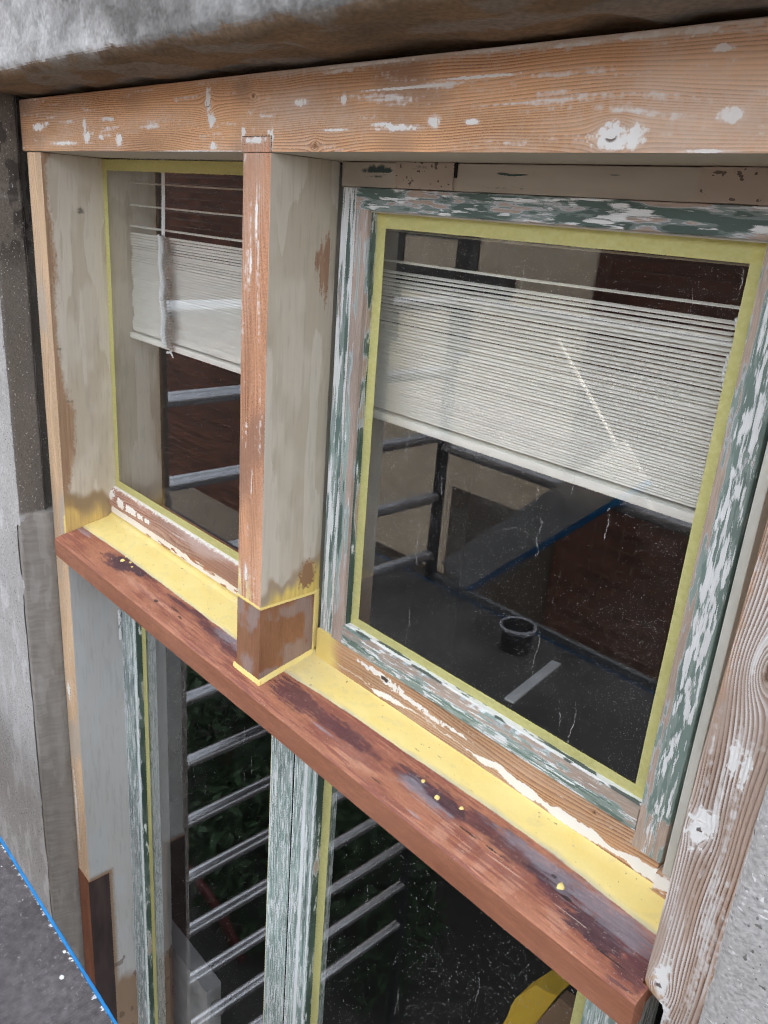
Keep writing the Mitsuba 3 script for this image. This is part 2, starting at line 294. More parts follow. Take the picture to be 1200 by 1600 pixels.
# --- flaking, sanded-through paint: wood, primer, mid green, dark green, white in layers
def flake(key, axis, seed, shift=0.0, wth=0.60, fu=26.0, fv=110.0, edge=None, dark=0.53, mid=(0.27, 0.335, 0.31), drk=(0.070, 0.110, 0.096), wood=(0.42, 0.335, 0.275), lines=(), bsc=0.0004, white=None):
    prim = mi.Color3f(0.40, 0.415, 0.43); wht = mi.Color3f(0.77, 0.795, 0.80)
    wood, mid, drk = C3(wood), C3(mid), C3(drk)
    def fields(p):
        u, v = (p.x, p.z) if axis == 'x' else (p.z, p.x + 0.7 * p.y)
        wu = u + 0.010 * (noise(u * 60, v * 150, seed) - 0.5)
        a = fbm(wu * fu + seed, v * fv, seed, 4) + shift
        if edge is not None: a = a - edge(p, u, v)
        b = fbm(wu * fu * 1.6 + 9, v * fv * 1.7, seed + 3, 5)
        return u, v, a, b
    def scr(u, v):
        return noise(u * 160, v * 2200, seed) * 0.55 + noise(u * 55, v * 1100, seed + 5) * 0.45
    def wm(u, v, a, b, sc):
        w = b * 0.8 + dr.minimum(a, 0.7) * 0.2 + (sc - 0.5) * 0.16
        if white is not None: w = w + white(u, v)
        return w
    def col(p, n, uv):
        u, v, a, b = fields(p)
        sc = scr(u, v)
        tone = fbm(u * 9, v * 40, seed + 2, 2)
        c = wood * (0.7 + 0.45 * sc) * (0.75 + 0.5 * tone)
        a2 = a + (sc - 0.5) * 0.05
        c = mix(c, prim * (0.85 + 0.3 * tone), smoothstep(0.375, 0.405, a2))
        c = mix(c, wht * 0.72, smoothstep(0.425, 0.44, a2) * 0.6)
        c = mix(c, mid * (0.65 + 0.7 * tone) * (0.85 + 0.3 * sc), smoothstep(0.44, 0.47, a2))
        c = mix(c, drk * (0.6 + 0.9 * tone), smoothstep(dark, dark + 0.05, a2) * 0.92)
        c = mix(c, wht * (0.86 + 0.2 * sc), smoothstep(wth - 0.03, wth + 0.07, wm(u, v, a, b, sc)) * 0.95)
        for (x0, hw) in lines:
            c = mix(c, wht, smoothstep(hw * 1.3, hw * 0.7, dr.abs(p.x - x0) + (b - 0.5) * 0.004) * 0.9)
        return c
    def bump(p, n, uv):
        u, v, a, b = fields(p)
        sc = scr(u, v)
        return smoothstep(0.37, 0.46, a) * 0.5 + 0.4 * smoothstep(dark, dark + 0.04, a) + 0.7 * smoothstep(wth, wth + 0.04, wm(u, v, a, b, sc)) + 0.25 * sc
    mat(key, proc(col), 0.6, bump, bsc, 3e-4)
eA = lambda p, u, v: 0.17 * smoothstep(0.007, 0.0, dr.minimum(v + 0.0505, -0.0270 - v)) + 0.12 * smoothstep(0.125, 0.10, u)
flake('paint_top_rail', 'x', 1.0, 0.105, 0.615, 26, 170, eA, 0.535, mid=(0.20, 0.25, 0.24))
flake('paint_bottom_rail', 'x', 5.0, 0.135, 0.575, 38, 300, lambda p, u, v: 0.30 * smoothstep(-0.5765, -0.5725, v) + 0.14 * smoothstep(0.53, 0.56, u), 0.66, mid=(0.25, 0.32, 0.29), drk=(0.12, 0.18, 0.155))
flake('paint_right_stile', 'z', 8.0, 0.24, 0.575, 42, 300, lambda p, u, v: 0.42 * smoothstep(0.5690, 0.5650, p.x) + 0.40 * smoothstep(-0.555, -0.565, u), 0.66, mid=(0.225, 0.285, 0.26), drk=(0.14, 0.195, 0.175), white=lambda u, v: 0.11 * (fbm(u * 6, 4.0, 0.0, 2) - 0.42) * 2.2 - 0.25 * smoothstep(0.008, 0.0125, dr.abs(v - 0.7 * 0.085 - 0.5785)))
flake('paint_left_stile', 'z', 12.0, 0.06, 0.72, 16, 130, lambda p, u, v: 0.24 * smoothstep(0.0030, 0.0065, dr.abs(p.x - 0.1058)), 0.60, wood=(0.40, 0.32, 0.275))
flake('paint_outer_stile', 'z', 15.0, 0.15, 0.60, 13, 150, None, 0.62, mid=(0.24, 0.30, 0.28), drk=(0.10, 0.15, 0.135), white=lambda u, v: 0.16 * smoothstep(0.0045, 0.0075, dr.abs(v - 0.7 * 0.0905 - 0.0845)))
flake('paint_lower', 'z', 21.0, 0.16, 0.590, 26, 330, None, 0.66, mid=(0.33, 0.385, 0.38), drk=(0.20, 0.26, 0.25), lines=((-0.5285, 0.0012), (-0.573, 0.0012)))
flake('paint_lower_white', 'z', 24.0, 0.18, 0.575, 26, 380, None, 0.66, mid=(0.34, 0.42, 0.395), drk=(0.19, 0.26, 0.235), lines=((-0.0545, 0.0014), (-0.031, 0.0008), (0.0135, 0.001), (0.041, 0.0035), (0.0605, 0.0010), (-0.5228, 0.0012)))
flake('paint_rebate', 'z', 27.0, 0.12, 0.68, 18, 120, None, 0.55, mid=(0.10, 0.135, 0.12), drk=(0.045, 0.075, 0.065))

# --- mahogany sill with stains
ST_DARK = [(-0.395, 0.018, 0.040, 0.016), (-0.35, 0.030, 0.05, 0.010), (-0.20, 0.026, 0.035, 0.004), (-0.150, 0.030, 0.02, 0.006), (-0.105, 0.022, 0.03, 0.006), (-0.065, 0.022, 0.03, 0.010), (0.116, 0.018, 0.05, 0.016), (0.20, 0.018, 0.06, 0.010), (0.335, 0.024, 0.035, 0.010),
           (0.375, 0.024, 0.04, 0.011), (0.425, 0.030, 0.03, 0.010), (0.47, 0.030, 0.045, 0.013), (0.53, 0.026, 0.05, 0.016), (0.59, 0.020, 0.045, 0.020), (0.62, 0.010, 0.02, 0.02), (-0.02, 0.018, 0.05, 0.010)]
ST_GREY = [(-0.555, 0.026, 0.03, 0.006), (-0.06, 0.030, 0.03, 0.010), (0.0, 0.024, 0.05, 0.006), (0.33, 0.018, 0.018, 0.008), (0.36, 0.014, 0.03, 0.004), (0.50, 0.036, 0.06, 0.007), (0.57, 0.034, 0.06, 0.012), (0.60, 0.030, 0.03, 0.014), (0.188, 0.004, 0.024, 0.0022), (0.36, -0.010, 0.010, 0.0015)]
ST_PALE = [(0.40, -0.004, 0.010, 0.016), (0.43, -0.002, 0.008, 0.018), (0.456, 0.0, 0.008, 0.016), (0.49, -0.002, 0.012, 0.014), (0.545, -0.006, 0.012, 0.008), (0.25, 0.0, 0.03, 0.01), (-0.27, 0.006, 0.09, 0.006)]
BANDF = [(-0.575, 0.030), (-0.40, 0.033), (-0.22, 0.031), (-0.05, 0.030), (0.06, 0.035), (0.16, 0.040), (0.28, 0.043), (0.40, 0.048), (0.50, 0.048), (0.57, 0.044), (0.632, 0.041)]
def sill_col(p, n, uv):
    u, v = p.x, p.y
    w = p.z
    wu = v + 0.8 * w
    pore = noise(u * 70, wu * 2600, 1.0) * 0.6 + noise(u * 200, wu * 3600, 2.0) * 0.4
    fig = fbm(u * 7, wu * 70, 0.0, 3)
    band = 0.5 + 0.5 * dr.sin(u * 60 + 9 * fbm(u * 5, v * 8, 0.0, 2))
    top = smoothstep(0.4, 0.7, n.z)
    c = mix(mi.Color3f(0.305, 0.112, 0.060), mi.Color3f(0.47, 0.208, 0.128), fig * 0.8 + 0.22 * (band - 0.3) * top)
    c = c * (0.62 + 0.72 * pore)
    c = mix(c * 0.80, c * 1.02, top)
    rag = fbm(u * 120, v * 240, 3.0, 3); rag2 = fbm(u * 26, v * 520, 6.0, 4)
    pale = blob(u, v, ST_PALE, rag, 0.35, 0.7) * top
    c = mix(c, c * 0.75 + mi.Color3f(0.20, 0.12, 0.09), pale * 0.75)
    c = mix(c, mi.Color3f(0.20, 0.055, 0.05) * (0.6 + 0.7 * pore), smoothstep(0.50, 0.62, rag2 * 0.6 + 0.4 * fbm(u * 9, v * 30, 8.0, 2)) * top * 0.6)
    dk = blob(u, v, ST_DARK, rag * 0.35 + rag2 * 0.65, 0.30, 1.15) * top
    c = mix(c, mix(mi.Color3f(0.062, 0.030, 0.040), mi.Color3f(0.12, 0.04, 0.045), rag2) * (0.55 + 0.9 * pore), dk * (0.72 + 0.25 * rag2))
    ck = blob(u, v, [(-0.385, 0.021, 0.036, 0.0125), (-0.352, 0.027, 0.03, 0.008), (0.372, 0.024, 0.030, 0.0075), (0.335, 0.025, 0.022, 0.006), (0.515, 0.027, 0.03, 0.008), (0.575, 0.010, 0.03, 0.012)], rag * 0.7 + rag2 * 0.3, 0.16, 0.55) * top
    c = mix(c, mi.Color3f(0.075, 0.038, 0.046) * (0.5 + 1.0 * pore) * (0.6 + 0.8 * rag), ck * 0.80)
    gr = blob(u, v, ST_GREY, rag2 * 0.6 + rag * 0.4, 0.45, 0.9) * top
    c = mix(c, mi.Color3f(0.33, 0.32, 0.36) * (0.7 + 0.6 * pore), gr * 0.46)
    dent = blob(u, v, [(0.514, 0.031, 0.004, 0.0022), (0.538, 0.020, 0.005, 0.0016), (-0.445, 0.012, 0.012, 0.0007), (-0.19, 0.012, 0.012, 0.0012), (-0.165, 0.006, 0.006, 0.0016), (-0.235, 0.004, 0.004, 0.002), (0.02, 0.008, 0.010, 0.0008), (0.42, 0.012, 0.012, 0.0008), (0.45, 0.013, 0.012, 0.0008), (0.60, -0.002, 0.014, 0.0008), (0.30, -0.006, 0.010, 0.0006)], rag, 0.2, 0.8) * top
    c = mix(c, mi.Color3f(0.035, 0.022, 0.02), dent * 0.85)
    scr = smoothstep(0.0006, 0.0002, dr.abs(v - 0.0045 - 0.004 * noise(u * 9, 2.0))) * smoothstep(0.45, 0.6, noise(u * 40, 7.0)) * smoothstep(0.29, 0.33, u)
    c = mix(c, mi.Color3f(0.50, 0.40, 0.36), scr * 0.7 * top)
    # specks of sanding dust, knife cuts
    c = mix(c, mi.Color3f(0.62, 0.5, 0.44), smoothstep(0.86, 0.92, noise(u * 400, v * 900, 4.0)) * 0.22 * top)
    return c
def sill_bump(p, n, uv):
    wu = p.y + 0.8 * p.z
    return noise(p.x * 70, wu * 2600, 1.0) * 0.7 + noise(p.x * 200, wu * 3600, 2.0) * 0.5
mat('mahogany', proc(sill_col), 0.55, sill_bump, 0.00022, 2e-4)
def block_col(p, n, uv):
    u, v, w = p.z, p.y + p.x, p.x
    pore = noise(u * 80, v * 2400, 1.0) * 0.6 + noise(u * 220, v * 3400, 2.0) * 0.4
    fig = fbm(u * 14, v * 60, 0.0, 3)
    c = mix(mi.Color3f(0.215, 0.095, 0.05), mi.Color3f(0.33, 0.165, 0.09), fig) * (0.75 + 0.45 * pore)
    rag = fbm(u * 60, v * 90, 3.0, 3)
    gz = blob(p.y, u, [(0.075, -0.628, 0.035, 0.024), (0.020, -0.643, 0.03, 0.010), (0.082, -0.585, 0.010, 0.05), (0.06, -0.556, 0.035, 0.010)], rag, 0.4, 0.9) * smoothstep(0.6, 0.8, n.x)
    gz = dr.maximum(gz, blob(p.x, u, [(0.038, -0.556, 0.013, 0.022), (0.010, -0.555, 0.010, 0.02), (0.03, -0.635, 0.014, 0.02)], rag, 0.4, 0.9) * smoothstep(-0.6, -0.8, n.y))
    c = mix(c, mi.Color3f(0.33, 0.29, 0.29) * (0.85 + 0.3 * pore), gz * 0.5)
    lo = smoothstep(-1.3, -1.35, u)
    return mix(c, mix(c * mi.Color3f(0.75, 0.6, 0.6), mi.Color3f(0.055, 0.036, 0.034) * (0.6 + 0.8 * fig), smoothstep(0.6, 0.8, n.x)), lo)
mat('mahogany_block', proc(block_col), 0.55, lambda p, n, uv: noise(p.z * 80, (p.y + p.x) * 2400, 1.0), 0.0002, 2e-4)
def epoxy_col(p, n, uv):
    t = fbm(p.x * 30, p.y * 70, p.z * 30, 3)
    f = mix(mi.Color3f(0.80, 0.62, 0.20), mi.Color3f(0.85, 0.71, 0.31), t)
    fr = p.y + (t - 0.5) * 0.014
    f = mix(f, mi.Color3f(0.50, 0.46, 0.30), smoothstep(0.66, 0.72, fbm(p.x * 90, p.y * 120, 5.0, 2)) * 0.12)
    f = f * (0.98 + 0.04 * noise(p.x * 800, p.y * 800, p.z * 800))
    return mix(f, mi.Color3f(0.16, 0.12, 0.07), smoothstep(0.93, 0.945, noise(p.x * 190, p.y * 420, p.z * 400)) * 0.8)
mat('epoxy', proc(epoxy_col), 0.5, lambda p, n, uv: fbm(p.x * 120, p.y * 160, p.z * 120, 2), 0.0006)
def band_col(p, n, uv):
    c = epoxy_col(p, n, uv)
    u, v = p.x, p.y
    fr = mi.Float(0.035)
    for (a, f0), (b, f1) in zip(BANDF, BANDF[1:]):
        fr = dr.select((u >= a) & (u < b), f0 + (u - a) / (b - a) * (f1 - f0), fr)
    t = fbm(u * 50, v * 90, 2.0, 3)
    d = (v - fr) + (t - 0.5) * 0.004
    haze = smoothstep(0.010, 0.0, d)
    c = mix(c, mi.Color3f(0.40, 0.385, 0.33), haze * 0.75)
    c = mix(c, mi.Color3f(0.15, 0.085, 0.095), smoothstep(0.0028, 0.0, d) * 0.85)
    dim = smoothstep(-0.02, 0.02, u) * smoothstep(0.15, 0.09, u)
    return mix(c, mi.Color3f(0.55, 0.50, 0.36), dim * 0.25)
mat('epoxy_band', proc(band_col), 0.5, lambda p, n, uv: fbm(p.x * 60, p.y * 90, 1.0, 3), 0.0006)

# --- masking tape
def tape_col(p, n, uv):
    cr = smoothstep(0.25, 0.75, noise(p.x * 600, p.y * 600, p.z * 600) * 0.4 + noise(p.x * 260, p.y * 260, p.z * 260 + 4) * 0.6)
    return mix(mi.Color3f(0.74, 0.70, 0.26), mi.Color3f(0.90, 0.86, 0.42), 0.25 + 0.5 * cr * (0.6 + 0.8 * fbm(p.x * 25, p.y * 25, p.z * 25, 2)))
scene['tape'] = {'type': 'principledthin', 'base_color': proc(tape_col), 'roughness': 0.6, 'diff_trans': 0.85}

# --- masonry
def lintel_col(p, n, uv):
    a = fbm(p.x * 7, p.z * 12, p.y * 12, 4); b = fbm(p.x * 40, p.z * 50, p.y * 40, 3)
    sp = fbm(p.x * 260, p.z * 260, p.y * 260, 2)
    c = mix(mi.Color3f(0.15, 0.145, 0.14), mi.Color3f(0.36, 0.355, 0.35), smoothstep(0.36, 0.60, a * 0.75 + b * 0.25))
    c = mix(c, mi.Color3f(0.50, 0.495, 0.49), smoothstep(0.58, 0.68, fbm(p.x * 9 + 3, p.z * 16, 1.0, 3)) * 0.7)
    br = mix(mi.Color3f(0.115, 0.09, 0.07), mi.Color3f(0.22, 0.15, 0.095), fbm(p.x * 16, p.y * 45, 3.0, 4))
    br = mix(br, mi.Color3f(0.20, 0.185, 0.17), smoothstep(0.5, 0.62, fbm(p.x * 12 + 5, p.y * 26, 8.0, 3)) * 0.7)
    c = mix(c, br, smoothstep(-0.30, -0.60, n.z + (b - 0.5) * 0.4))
    return c * (0.72 + 0.56 * sp)
mat('lintel_stone', proc(lintel_col), 0.95, lambda p, n, uv: fbm(p.x * 260, p.y * 260, p.z * 260, 3), 0.0014, 4e-4, 0.1)
def pier_col(p, n, uv):
    sp = fbm(p.x * 420, p.z * 420, p.y * 420, 3); a = fbm(p.x * 9, p.z * 7, p.y * 20, 3)
    c = mix(mi.Color3f(0.32, 0.305, 0.295), mi.Color3f(0.44, 0.425, 0.415), a)
    up = smoothstep(-0.70, -0.55, p.z)
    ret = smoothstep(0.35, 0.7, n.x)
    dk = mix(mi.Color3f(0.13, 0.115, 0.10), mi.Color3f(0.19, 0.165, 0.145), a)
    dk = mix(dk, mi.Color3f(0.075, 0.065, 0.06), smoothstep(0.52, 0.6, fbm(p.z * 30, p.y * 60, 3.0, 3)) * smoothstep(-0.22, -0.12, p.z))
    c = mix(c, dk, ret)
    c = c * (0.62 + 0.76 * sp)
    c = mix(c, mi.Color3f(0.72, 0.71, 0.70), smoothstep(0.86, 0.90, noise(p.x * 380, p.z * 380, p.y * 380)) * 0.6)
    c = mix(c, mi.Color3f(0.08, 0.075, 0.07), smoothstep(0.86, 0.89, noise(p.x * 300 + 7, p.z * 300, p.y * 300)) * 0.7)
    # white plaster smears along the arris of the left pier
    wm = smoothstep(0.55, 0.72, fbm(p.x * 40, p.z * 14, 4.0, 4) + 0.24 * smoothstep(-0.672, -0.655, p.x) - 0.5 * smoothstep(-0.66, -0.6, p.z) - 0.6 * smoothstep(0.0, 0.1, p.x))
    return mix(c, mi.Color3f(0.56, 0.55, 0.545) * (0.8 + 0.4 * sp), wm * 0.5)
mat('pier_render', proc(pier_col), 0.95, lambda p, n, uv: fbm(p.x * 380, p.y * 380, p.z * 380, 2), 0.0011, 4e-4, 0.1)
def mortar_col(p, n, uv):
    a = fbm(p.x * 30, p.z * 14, p.y * 60, 4); st = noise(p.z * 260 + 3 * a, p.y * 40, p.x * 40)
    c = mix(mi.Color3f(0.21, 0.188, 0.168), mi.Color3f(0.315, 0.29, 0.265), a) * (0.85 + 0.25 * st)
    return mix(c, mi.Color3f(0.50, 0.48, 0.46), smoothstep(0.60, 0.66, fbm(p.x * 40, p.z * 20, p.y * 50 + 3, 3)) * 0.15)
mat('mortar', proc(mortar_col), 0.9, lambda p, n, uv: fbm(p.x * 60, p.y * 90, p.z * 40, 4), 0.004, 5e-4, 0.15)

def head_cream(p, n, uv):
    u, v = p.x, p.z
    rag = fbm(u * 200, v * 220, 1.0, 3)
    c = mi.Color3f(0.41, 0.37, 0.31) * (0.88 + 0.24 * fbm(u * 12, v * 60, 2.0, 3))
    plug = blob(u, v, [(0.200, -0.012, 0.045, 0.03), (0.540, -0.012, 0.045, 0.03)], mi.Float(0.5), 0.05, 0.0)
    c = mix(c, mi.Color3f(0.38, 0.30, 0.245), plug * 0.6)
    pit = smoothstep(0.69, 0.73, rag) * plug * 0.8
    c = mix(c, mi.Color3f(0.05, 0.035, 0.03), pit)
    grn = smoothstep(0.60, 0.635, fbm(u * 16 + 3, v * 210, 6.0, 3)) * blob(u, v, [(0.33, -0.011, 0.12, 0.008), (0.13, -0.010, 0.025, 0.005)], rag, 0.4, 0.6)
    return mix(c, mi.Color3f(0.045, 0.075, 0.07), grn)
mat('cream_paint', proc(head_cream), 0.6, lambda p, n, uv: fbm(p.x * 200, p.z * 220, 1.0, 3), 0.0008)
mat('pale_bead', proc(lambda p, n, uv: mi.Color3f(0.56, 0.56, 0.50) * (0.8 + 0.35 * fbm(p.x * 60, p.y * 60, p.z * 14, 3))), 0.55)
mat('grey_trim', proc(lambda p, n, uv: mi.Color3f(0.34, 0.315, 0.265) * (0.85 + 0.3 * fbm(p.x * 20, p.y * 60, p.z * 20, 3))), 0.7)
mat('dark_gap', (0.012, 0.011, 0.010), 0.9)
mat('white_flake', proc(lambda p, n, uv: mix(mi.Color3f(0.10, 0.12, 0.11), mi.Color3f(0.74, 0.74, 0.73), smoothstep(0.40, 0.47, fbm(p.x * 60, p.z * 60, p.y * 200, 3)))), 0.6)

# --- others
scene['glass'] = {'type': 'thindielectric', 'int_ior': 1.52, 'ext_ior': 1.0}
mat('slat', proc(lambda p, n, uv: mi.Color3f(0.76, 0.75, 0.69) * (0.95 + 0.1 * noise(p.x * 40, p.z * 500))), 0.4)
mat('cord_light', (0.80, 0.82, 0.82), 0.8)
mat('cord_dark', (0.30, 0.28, 0.25), 0.85)
mat('dust', (0.55, 0.54, 0.53), 0.9)
mat('crumb', proc(lambda p, n, uv: mix(mi.Color3f(0.6, 0.52, 0.36), mi.Color3f(0.06, 0.05, 0.045), smoothstep(0.5, 0.55, noise(p.x * 300, p.y * 300, 1.0)))), 0.9)
mat('white_drip', (0.8, 0.8, 0.8), 0.6)
mat('aluminium', proc(lambda p, n, uv: mi.Color3f(0.62, 0.62, 0.65) * (0.85 + 0.2 * fbm(p.x * 40, p.y * 40, p.z * 40, 2))), 0.28, metallic=0.75)
mat('dark_metal', (0.035, 0.037, 0.042), 0.5)
def deck_col(p, n, uv):
    a = fbm(p.x * 14, p.y * 14, 0.0, 4)
    q = p.x * 0.8 + p.y * 0.6; r = p.y * 0.8 - p.x * 0.6
    mesh = (0.5 + 0.5 * dr.sin(q * 3600)) * (0.5 + 0.5 * dr.sin(r * 3600))
    c = mix(mi.Color3f(0.085, 0.073, 0.076), mi.Color3f(0.175, 0.155, 0.16), a) * (0.62 + 0.9 * mesh)
    c = c * (0.6 + 0.8 * fbm(p.x * 160, p.y * 160, 4.0, 2))
    c = mix(c, mi.Color3f(0.4, 0.4, 0.4), smoothstep(0.90, 0.94, noise(p.x * 420, p.y * 420, 3.0)) * 0.5)
    return c
def board_col(p, n, uv):
    c = deck_col(p, n, uv)
    ed = -0.2393 - p.y
    fr = smoothstep(0.0, 0.0009, (fbm(p.x * 260, 1.0, 0.0, 3) - 0.38) * 0.018 * noise(p.x * 1300, 3.0) - ed)
    return mix(c, mi.Color3f(0.72, 0.72, 0.74), fr)
mat('board_ply', proc(board_col), 0.75, lambda p, n, uv: fbm(p.x * 300, p.y * 300, 4.0, 2), 0.0006)
mat('deck_ply', proc(deck_col), 0.75, lambda p, n, uv: fbm(p.x * 300, p.y * 300, 4.0, 2), 0.0008)
mat('blue_paint', proc(lambda p, n, uv: mi.Color3f(0.02, 0.21, 0.52) * (0.8 + 0.4 * fbm(p.x * 60, p.y * 100, 1.0, 3))), 0.4)
mat('room_dark', proc(lambda p, n, uv: mi.Color3f(0.030, 0.030, 0.028) * (0.8 + 0.4 * fbm(p.x * 5, p.y * 5, p.z * 5, 2))), 0.9)
mat('brick', proc(lambda p, n, uv: mix(mi.Color3f(0.032, 0.016, 0.014), mi.Color3f(0.066, 0.029, 0.024), cell_rand(p.x / 0.21, p.y, p.z / 0.07)) * (0.75 + 0.5 * fbm(p.x * 30, p.y * 30, p.z * 60, 3))), 0.9)
mat('brick_joint', (0.13, 0.12, 0.113), 0.95)
mat('beige_render', proc(lambda p, n, uv: mi.Color3f(0.30, 0.283, 0.255) * (0.75 + 0.5 * fbm(p.x * 3, p.y * 3, p.z * 3, 4))), 0.9)
mat('dark_plinth', (0.035, 0.032, 0.030), 0.9)
mat('roof_tile', (0.12, 0.07, 0.06), 0.8)
mat('leaf', proc(lambda p, n, uv: mix(mi.Color3f(0.018, 0.045, 0.018), mi.Color3f(0.05, 0.10, 0.04), noise(p.x * 14, p.y * 14, p.z * 14))), 0.6)
mat('bark', (0.10, 0.075, 0.05), 0.9)
mat('ground_mat', proc(lambda p, n, uv: mi.Color3f(0.045, 0.044, 0.040) * (0.7 + 0.6 * fbm(p.x * 2, p.y * 2, 0.0, 4))), 0.95)
mat('white_plastic', (0.78, 0.78, 0.84), 0.4)
mat('pale_board', proc(lambda p, n, uv: mi.Color3f(0.55, 0.55, 0.55) * (0.8 + 0.4 * fbm(p.x * 20, p.y * 20, p.z * 20, 3))), 0.8)
mat('dusty_deck', proc(lambda p, n, uv: mi.Color3f(0.145, 0.135, 0.128) * (0.6 + 0.8 * fbm(p.x * 9, p.y * 9, 2.0, 4)) * (0.7 + 0.6 * fbm(p.x * 120, p.y * 120, 2.0, 2))), 0.85)
mat('grey_board', proc(lambda p, n, uv: mi.Color3f(0.24, 0.245, 0.25) * (0.8 + 0.4 * fbm(p.x * 20, p.y * 20, p.z * 20, 3))), 0.8)
mat('bag_yellow', (0.55, 0.36, 0.03), 0.6)
mat('cardboard', (0.20, 0.125, 0.075), 0.85)
mat('red_hose', (0.07, 0.010, 0.010), 0.5)

# ------------------------------------------------------------------ the house wall round the window
W = thing('house_wall', 'rough grey rendered house wall and stone lintel framing the window', 'wall')
def rough_stone(amp, seed):
    def d(v, n):
        return n * (amp * 2 * (meshkit.fbm(v * 22 + 5, 4, seed) - 0.5) + 0.30 * amp * (meshkit.fbm(v * 70, 2, seed + 5) - 0.5))[:, None]
    return d
def arc(cx, cy, r, a0, a1, n):
    t = np.radians(np.linspace(a0, a1, n))
    return [(cx + r * math.cos(x), cy + r * math.sin(x)) for x in t]
def fill(p, q, step):
    k = max(1, int(math.hypot(q[0] - p[0], q[1] - p[1]) / step))
    return [(p[0] + (q[0] - p[0]) * t / k, p[1] + (q[1] - p[1]) * t / k) for t in range(k)]
# lintel: profile in (y, z): underside, rounded arris, face
prof = fill((0.13, 0.0835), (-0.085, 0.0835), 0.005) + arc(-0.085, 0.0995, 0.016, 270, 180, 10) + fill((-0.101, 0.105), (-0.104, 0.32), 0.006) + [(-0.104, 0.9), (0.13, 0.9)]
prof = np.array(prof)[::-1]
add(W + '__lintel', sweep('x', prof, np.linspace(-1.1, 1.15, 640), rough_stone(0.006, 1)), 'lintel_stone', True, 'blotchy grey stone lintel with a dark brown underside')
add(W + '__upper_wall', cat([box(-4, 4, -0.09, 0.2, 0.88, 0.97), box(-4, -1.08, -0.09, 0.2, 0.05, 0.9), box(1.13, 4, -0.09, 0.2, 0.05, 0.9), box(-4, 4, -0.05, 0.2, -4.5, -2.35)]), 'pier_render')
# piers: profile in (x, y) for axis z
pl = fill((-0.653, 0.03), (-0.6535, -0.046), 0.004)[::1]
pl = [(-4, -0.053), (-1.2, -0.053)] + fill((-0.80, -0.053), (-0.658, -0.053), 0.006) + arc(-0.658, -0.047, 0.006, 270, 360, 4) + fill((-0.652, -0.044), (-0.653, 0.0005), 0.004) + [(-0.672, 0.004), (-0.672, 0.2), (-4, 0.2)]
pier_disp = rough_stone(0.0022, 9)
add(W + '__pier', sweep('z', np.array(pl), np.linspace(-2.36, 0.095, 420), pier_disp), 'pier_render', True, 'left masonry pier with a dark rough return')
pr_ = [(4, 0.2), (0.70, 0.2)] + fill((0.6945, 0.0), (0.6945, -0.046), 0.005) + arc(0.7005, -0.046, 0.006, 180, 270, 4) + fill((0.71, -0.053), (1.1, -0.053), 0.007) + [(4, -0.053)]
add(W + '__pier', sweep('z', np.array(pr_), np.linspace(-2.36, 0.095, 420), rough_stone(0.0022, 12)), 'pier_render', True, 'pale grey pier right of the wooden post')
# smooth mortar closing the gap lower down on the left
def mort_shift(z, q):
    k = np.clip((-0.628 - z) / 0.03, 0, 1)
    return q + np.array([0.004 * (k - 1), 0.0])
mp = [(-0.675, -0.053), (-0.660, -0.0545)] + fill((-0.6500, -0.0535), (-0.6335, -0.004), 0.004) + [(-0.6335, 0.02), (-0.675, 0.02)]
def mort_disp(v, n):
    a = meshkit.fbm(v * np.array([40, 40, 14]) + 3, 4, 3) - 0.5
    edge = np.clip((v[:, 2] + 0.66) / 0.03, 0, 1)
    return n * (0.0030 * a - 0.004 * edge * (0.4 + 1.6 * meshkit.fbm(v * 60 + 9, 3, 4)))[:, None]
add(W + '__mortar_fill', sweep('z', np.array(mp), np.linspace(-2.34, -0.630, 380), mort_disp), 'mortar', True, 'smooth grey mortar trowelled between pier and window post')

# ------------------------------------------------------------------ the window
X0, X1 = -0.6325, -0.575          # left post
XM = 0.055                        # right face of the mullion
XP = 0.632                        # left edge of the right post
WIN = thing('window_frame', 'half stripped wooden window frame with bare pine beam, mahogany sill and masking tape', 'window')
add(WIN + '__header', beam('x', -0.645, 1.12, 0.0, 0.10, 0.0, 0.0765, 0.0018, amp=0.0006, freq=(6, 30, 30)), 'pine_header', 35, 'sanded pine beam with knots and white filler spots')
add(WIN + '__post', beam('z', -2.33, -0.001, X0, X1, 0.0015, 0.20, 0.002, amp=0.0005, freq=(30, 30, 5), seed=2), 'pine_post_left', 35, 'narrow bare left post with grey puttied reveal')
add(WIN + '__mullion', beam('z', -0.5405, -0.0005, 0.0015, XM, 0.0, 0.0965, 0.0016, amp=0.0004, freq=(30, 30, 6), seed=3), 'pine_mullion', 35, 'pine mullion with grey puttied side')
add(WIN + '__mullion_tenon', beam('z', 0.0002, 0.0153, 0.0015, XM, -0.0012, 0.02, 0.0006, amp=0.0002), 'pine_mullion', 35)
add(WIN + '__tenon_joint', box(0.0007, XM + 0.0008, -0.0004, 0.01, 0.0008, 0.0161), 'dark_gap')
add(WIN + '__mullion_core', bxs('z', -0.645, -0.003, 0.004, XM - 0.004, 0.090, 0.20), 'grey_trim')
blk = WIN + '__repair_block'
add(blk, beam('z', -0.6475, -0.5425, 0.001, XM, -0.0005, 0.0890, 0.0018, amp=0.0003, seed=4), 'mahogany_block', 35, 'brown hardwood repair block let into the foot of the mullion')
add(blk + '__epoxy_joint', cat([beam('z', -0.5430, -0.5398, 0.0005, XM + 0.0010, -0.0010, 0.094, 0.0006, amp=0.0006, freq=90, step=0.004, side=0.005),
                               beam('z', -0.643, -0.538, XM - 0.006, XM + 0.0006, 0.0885, 0.0972, 0.0008, amp=0.0008, freq=60, step=0.004, side=0.003)]), 'epoxy', 40, 'thin yellow resin joint round the repair block')
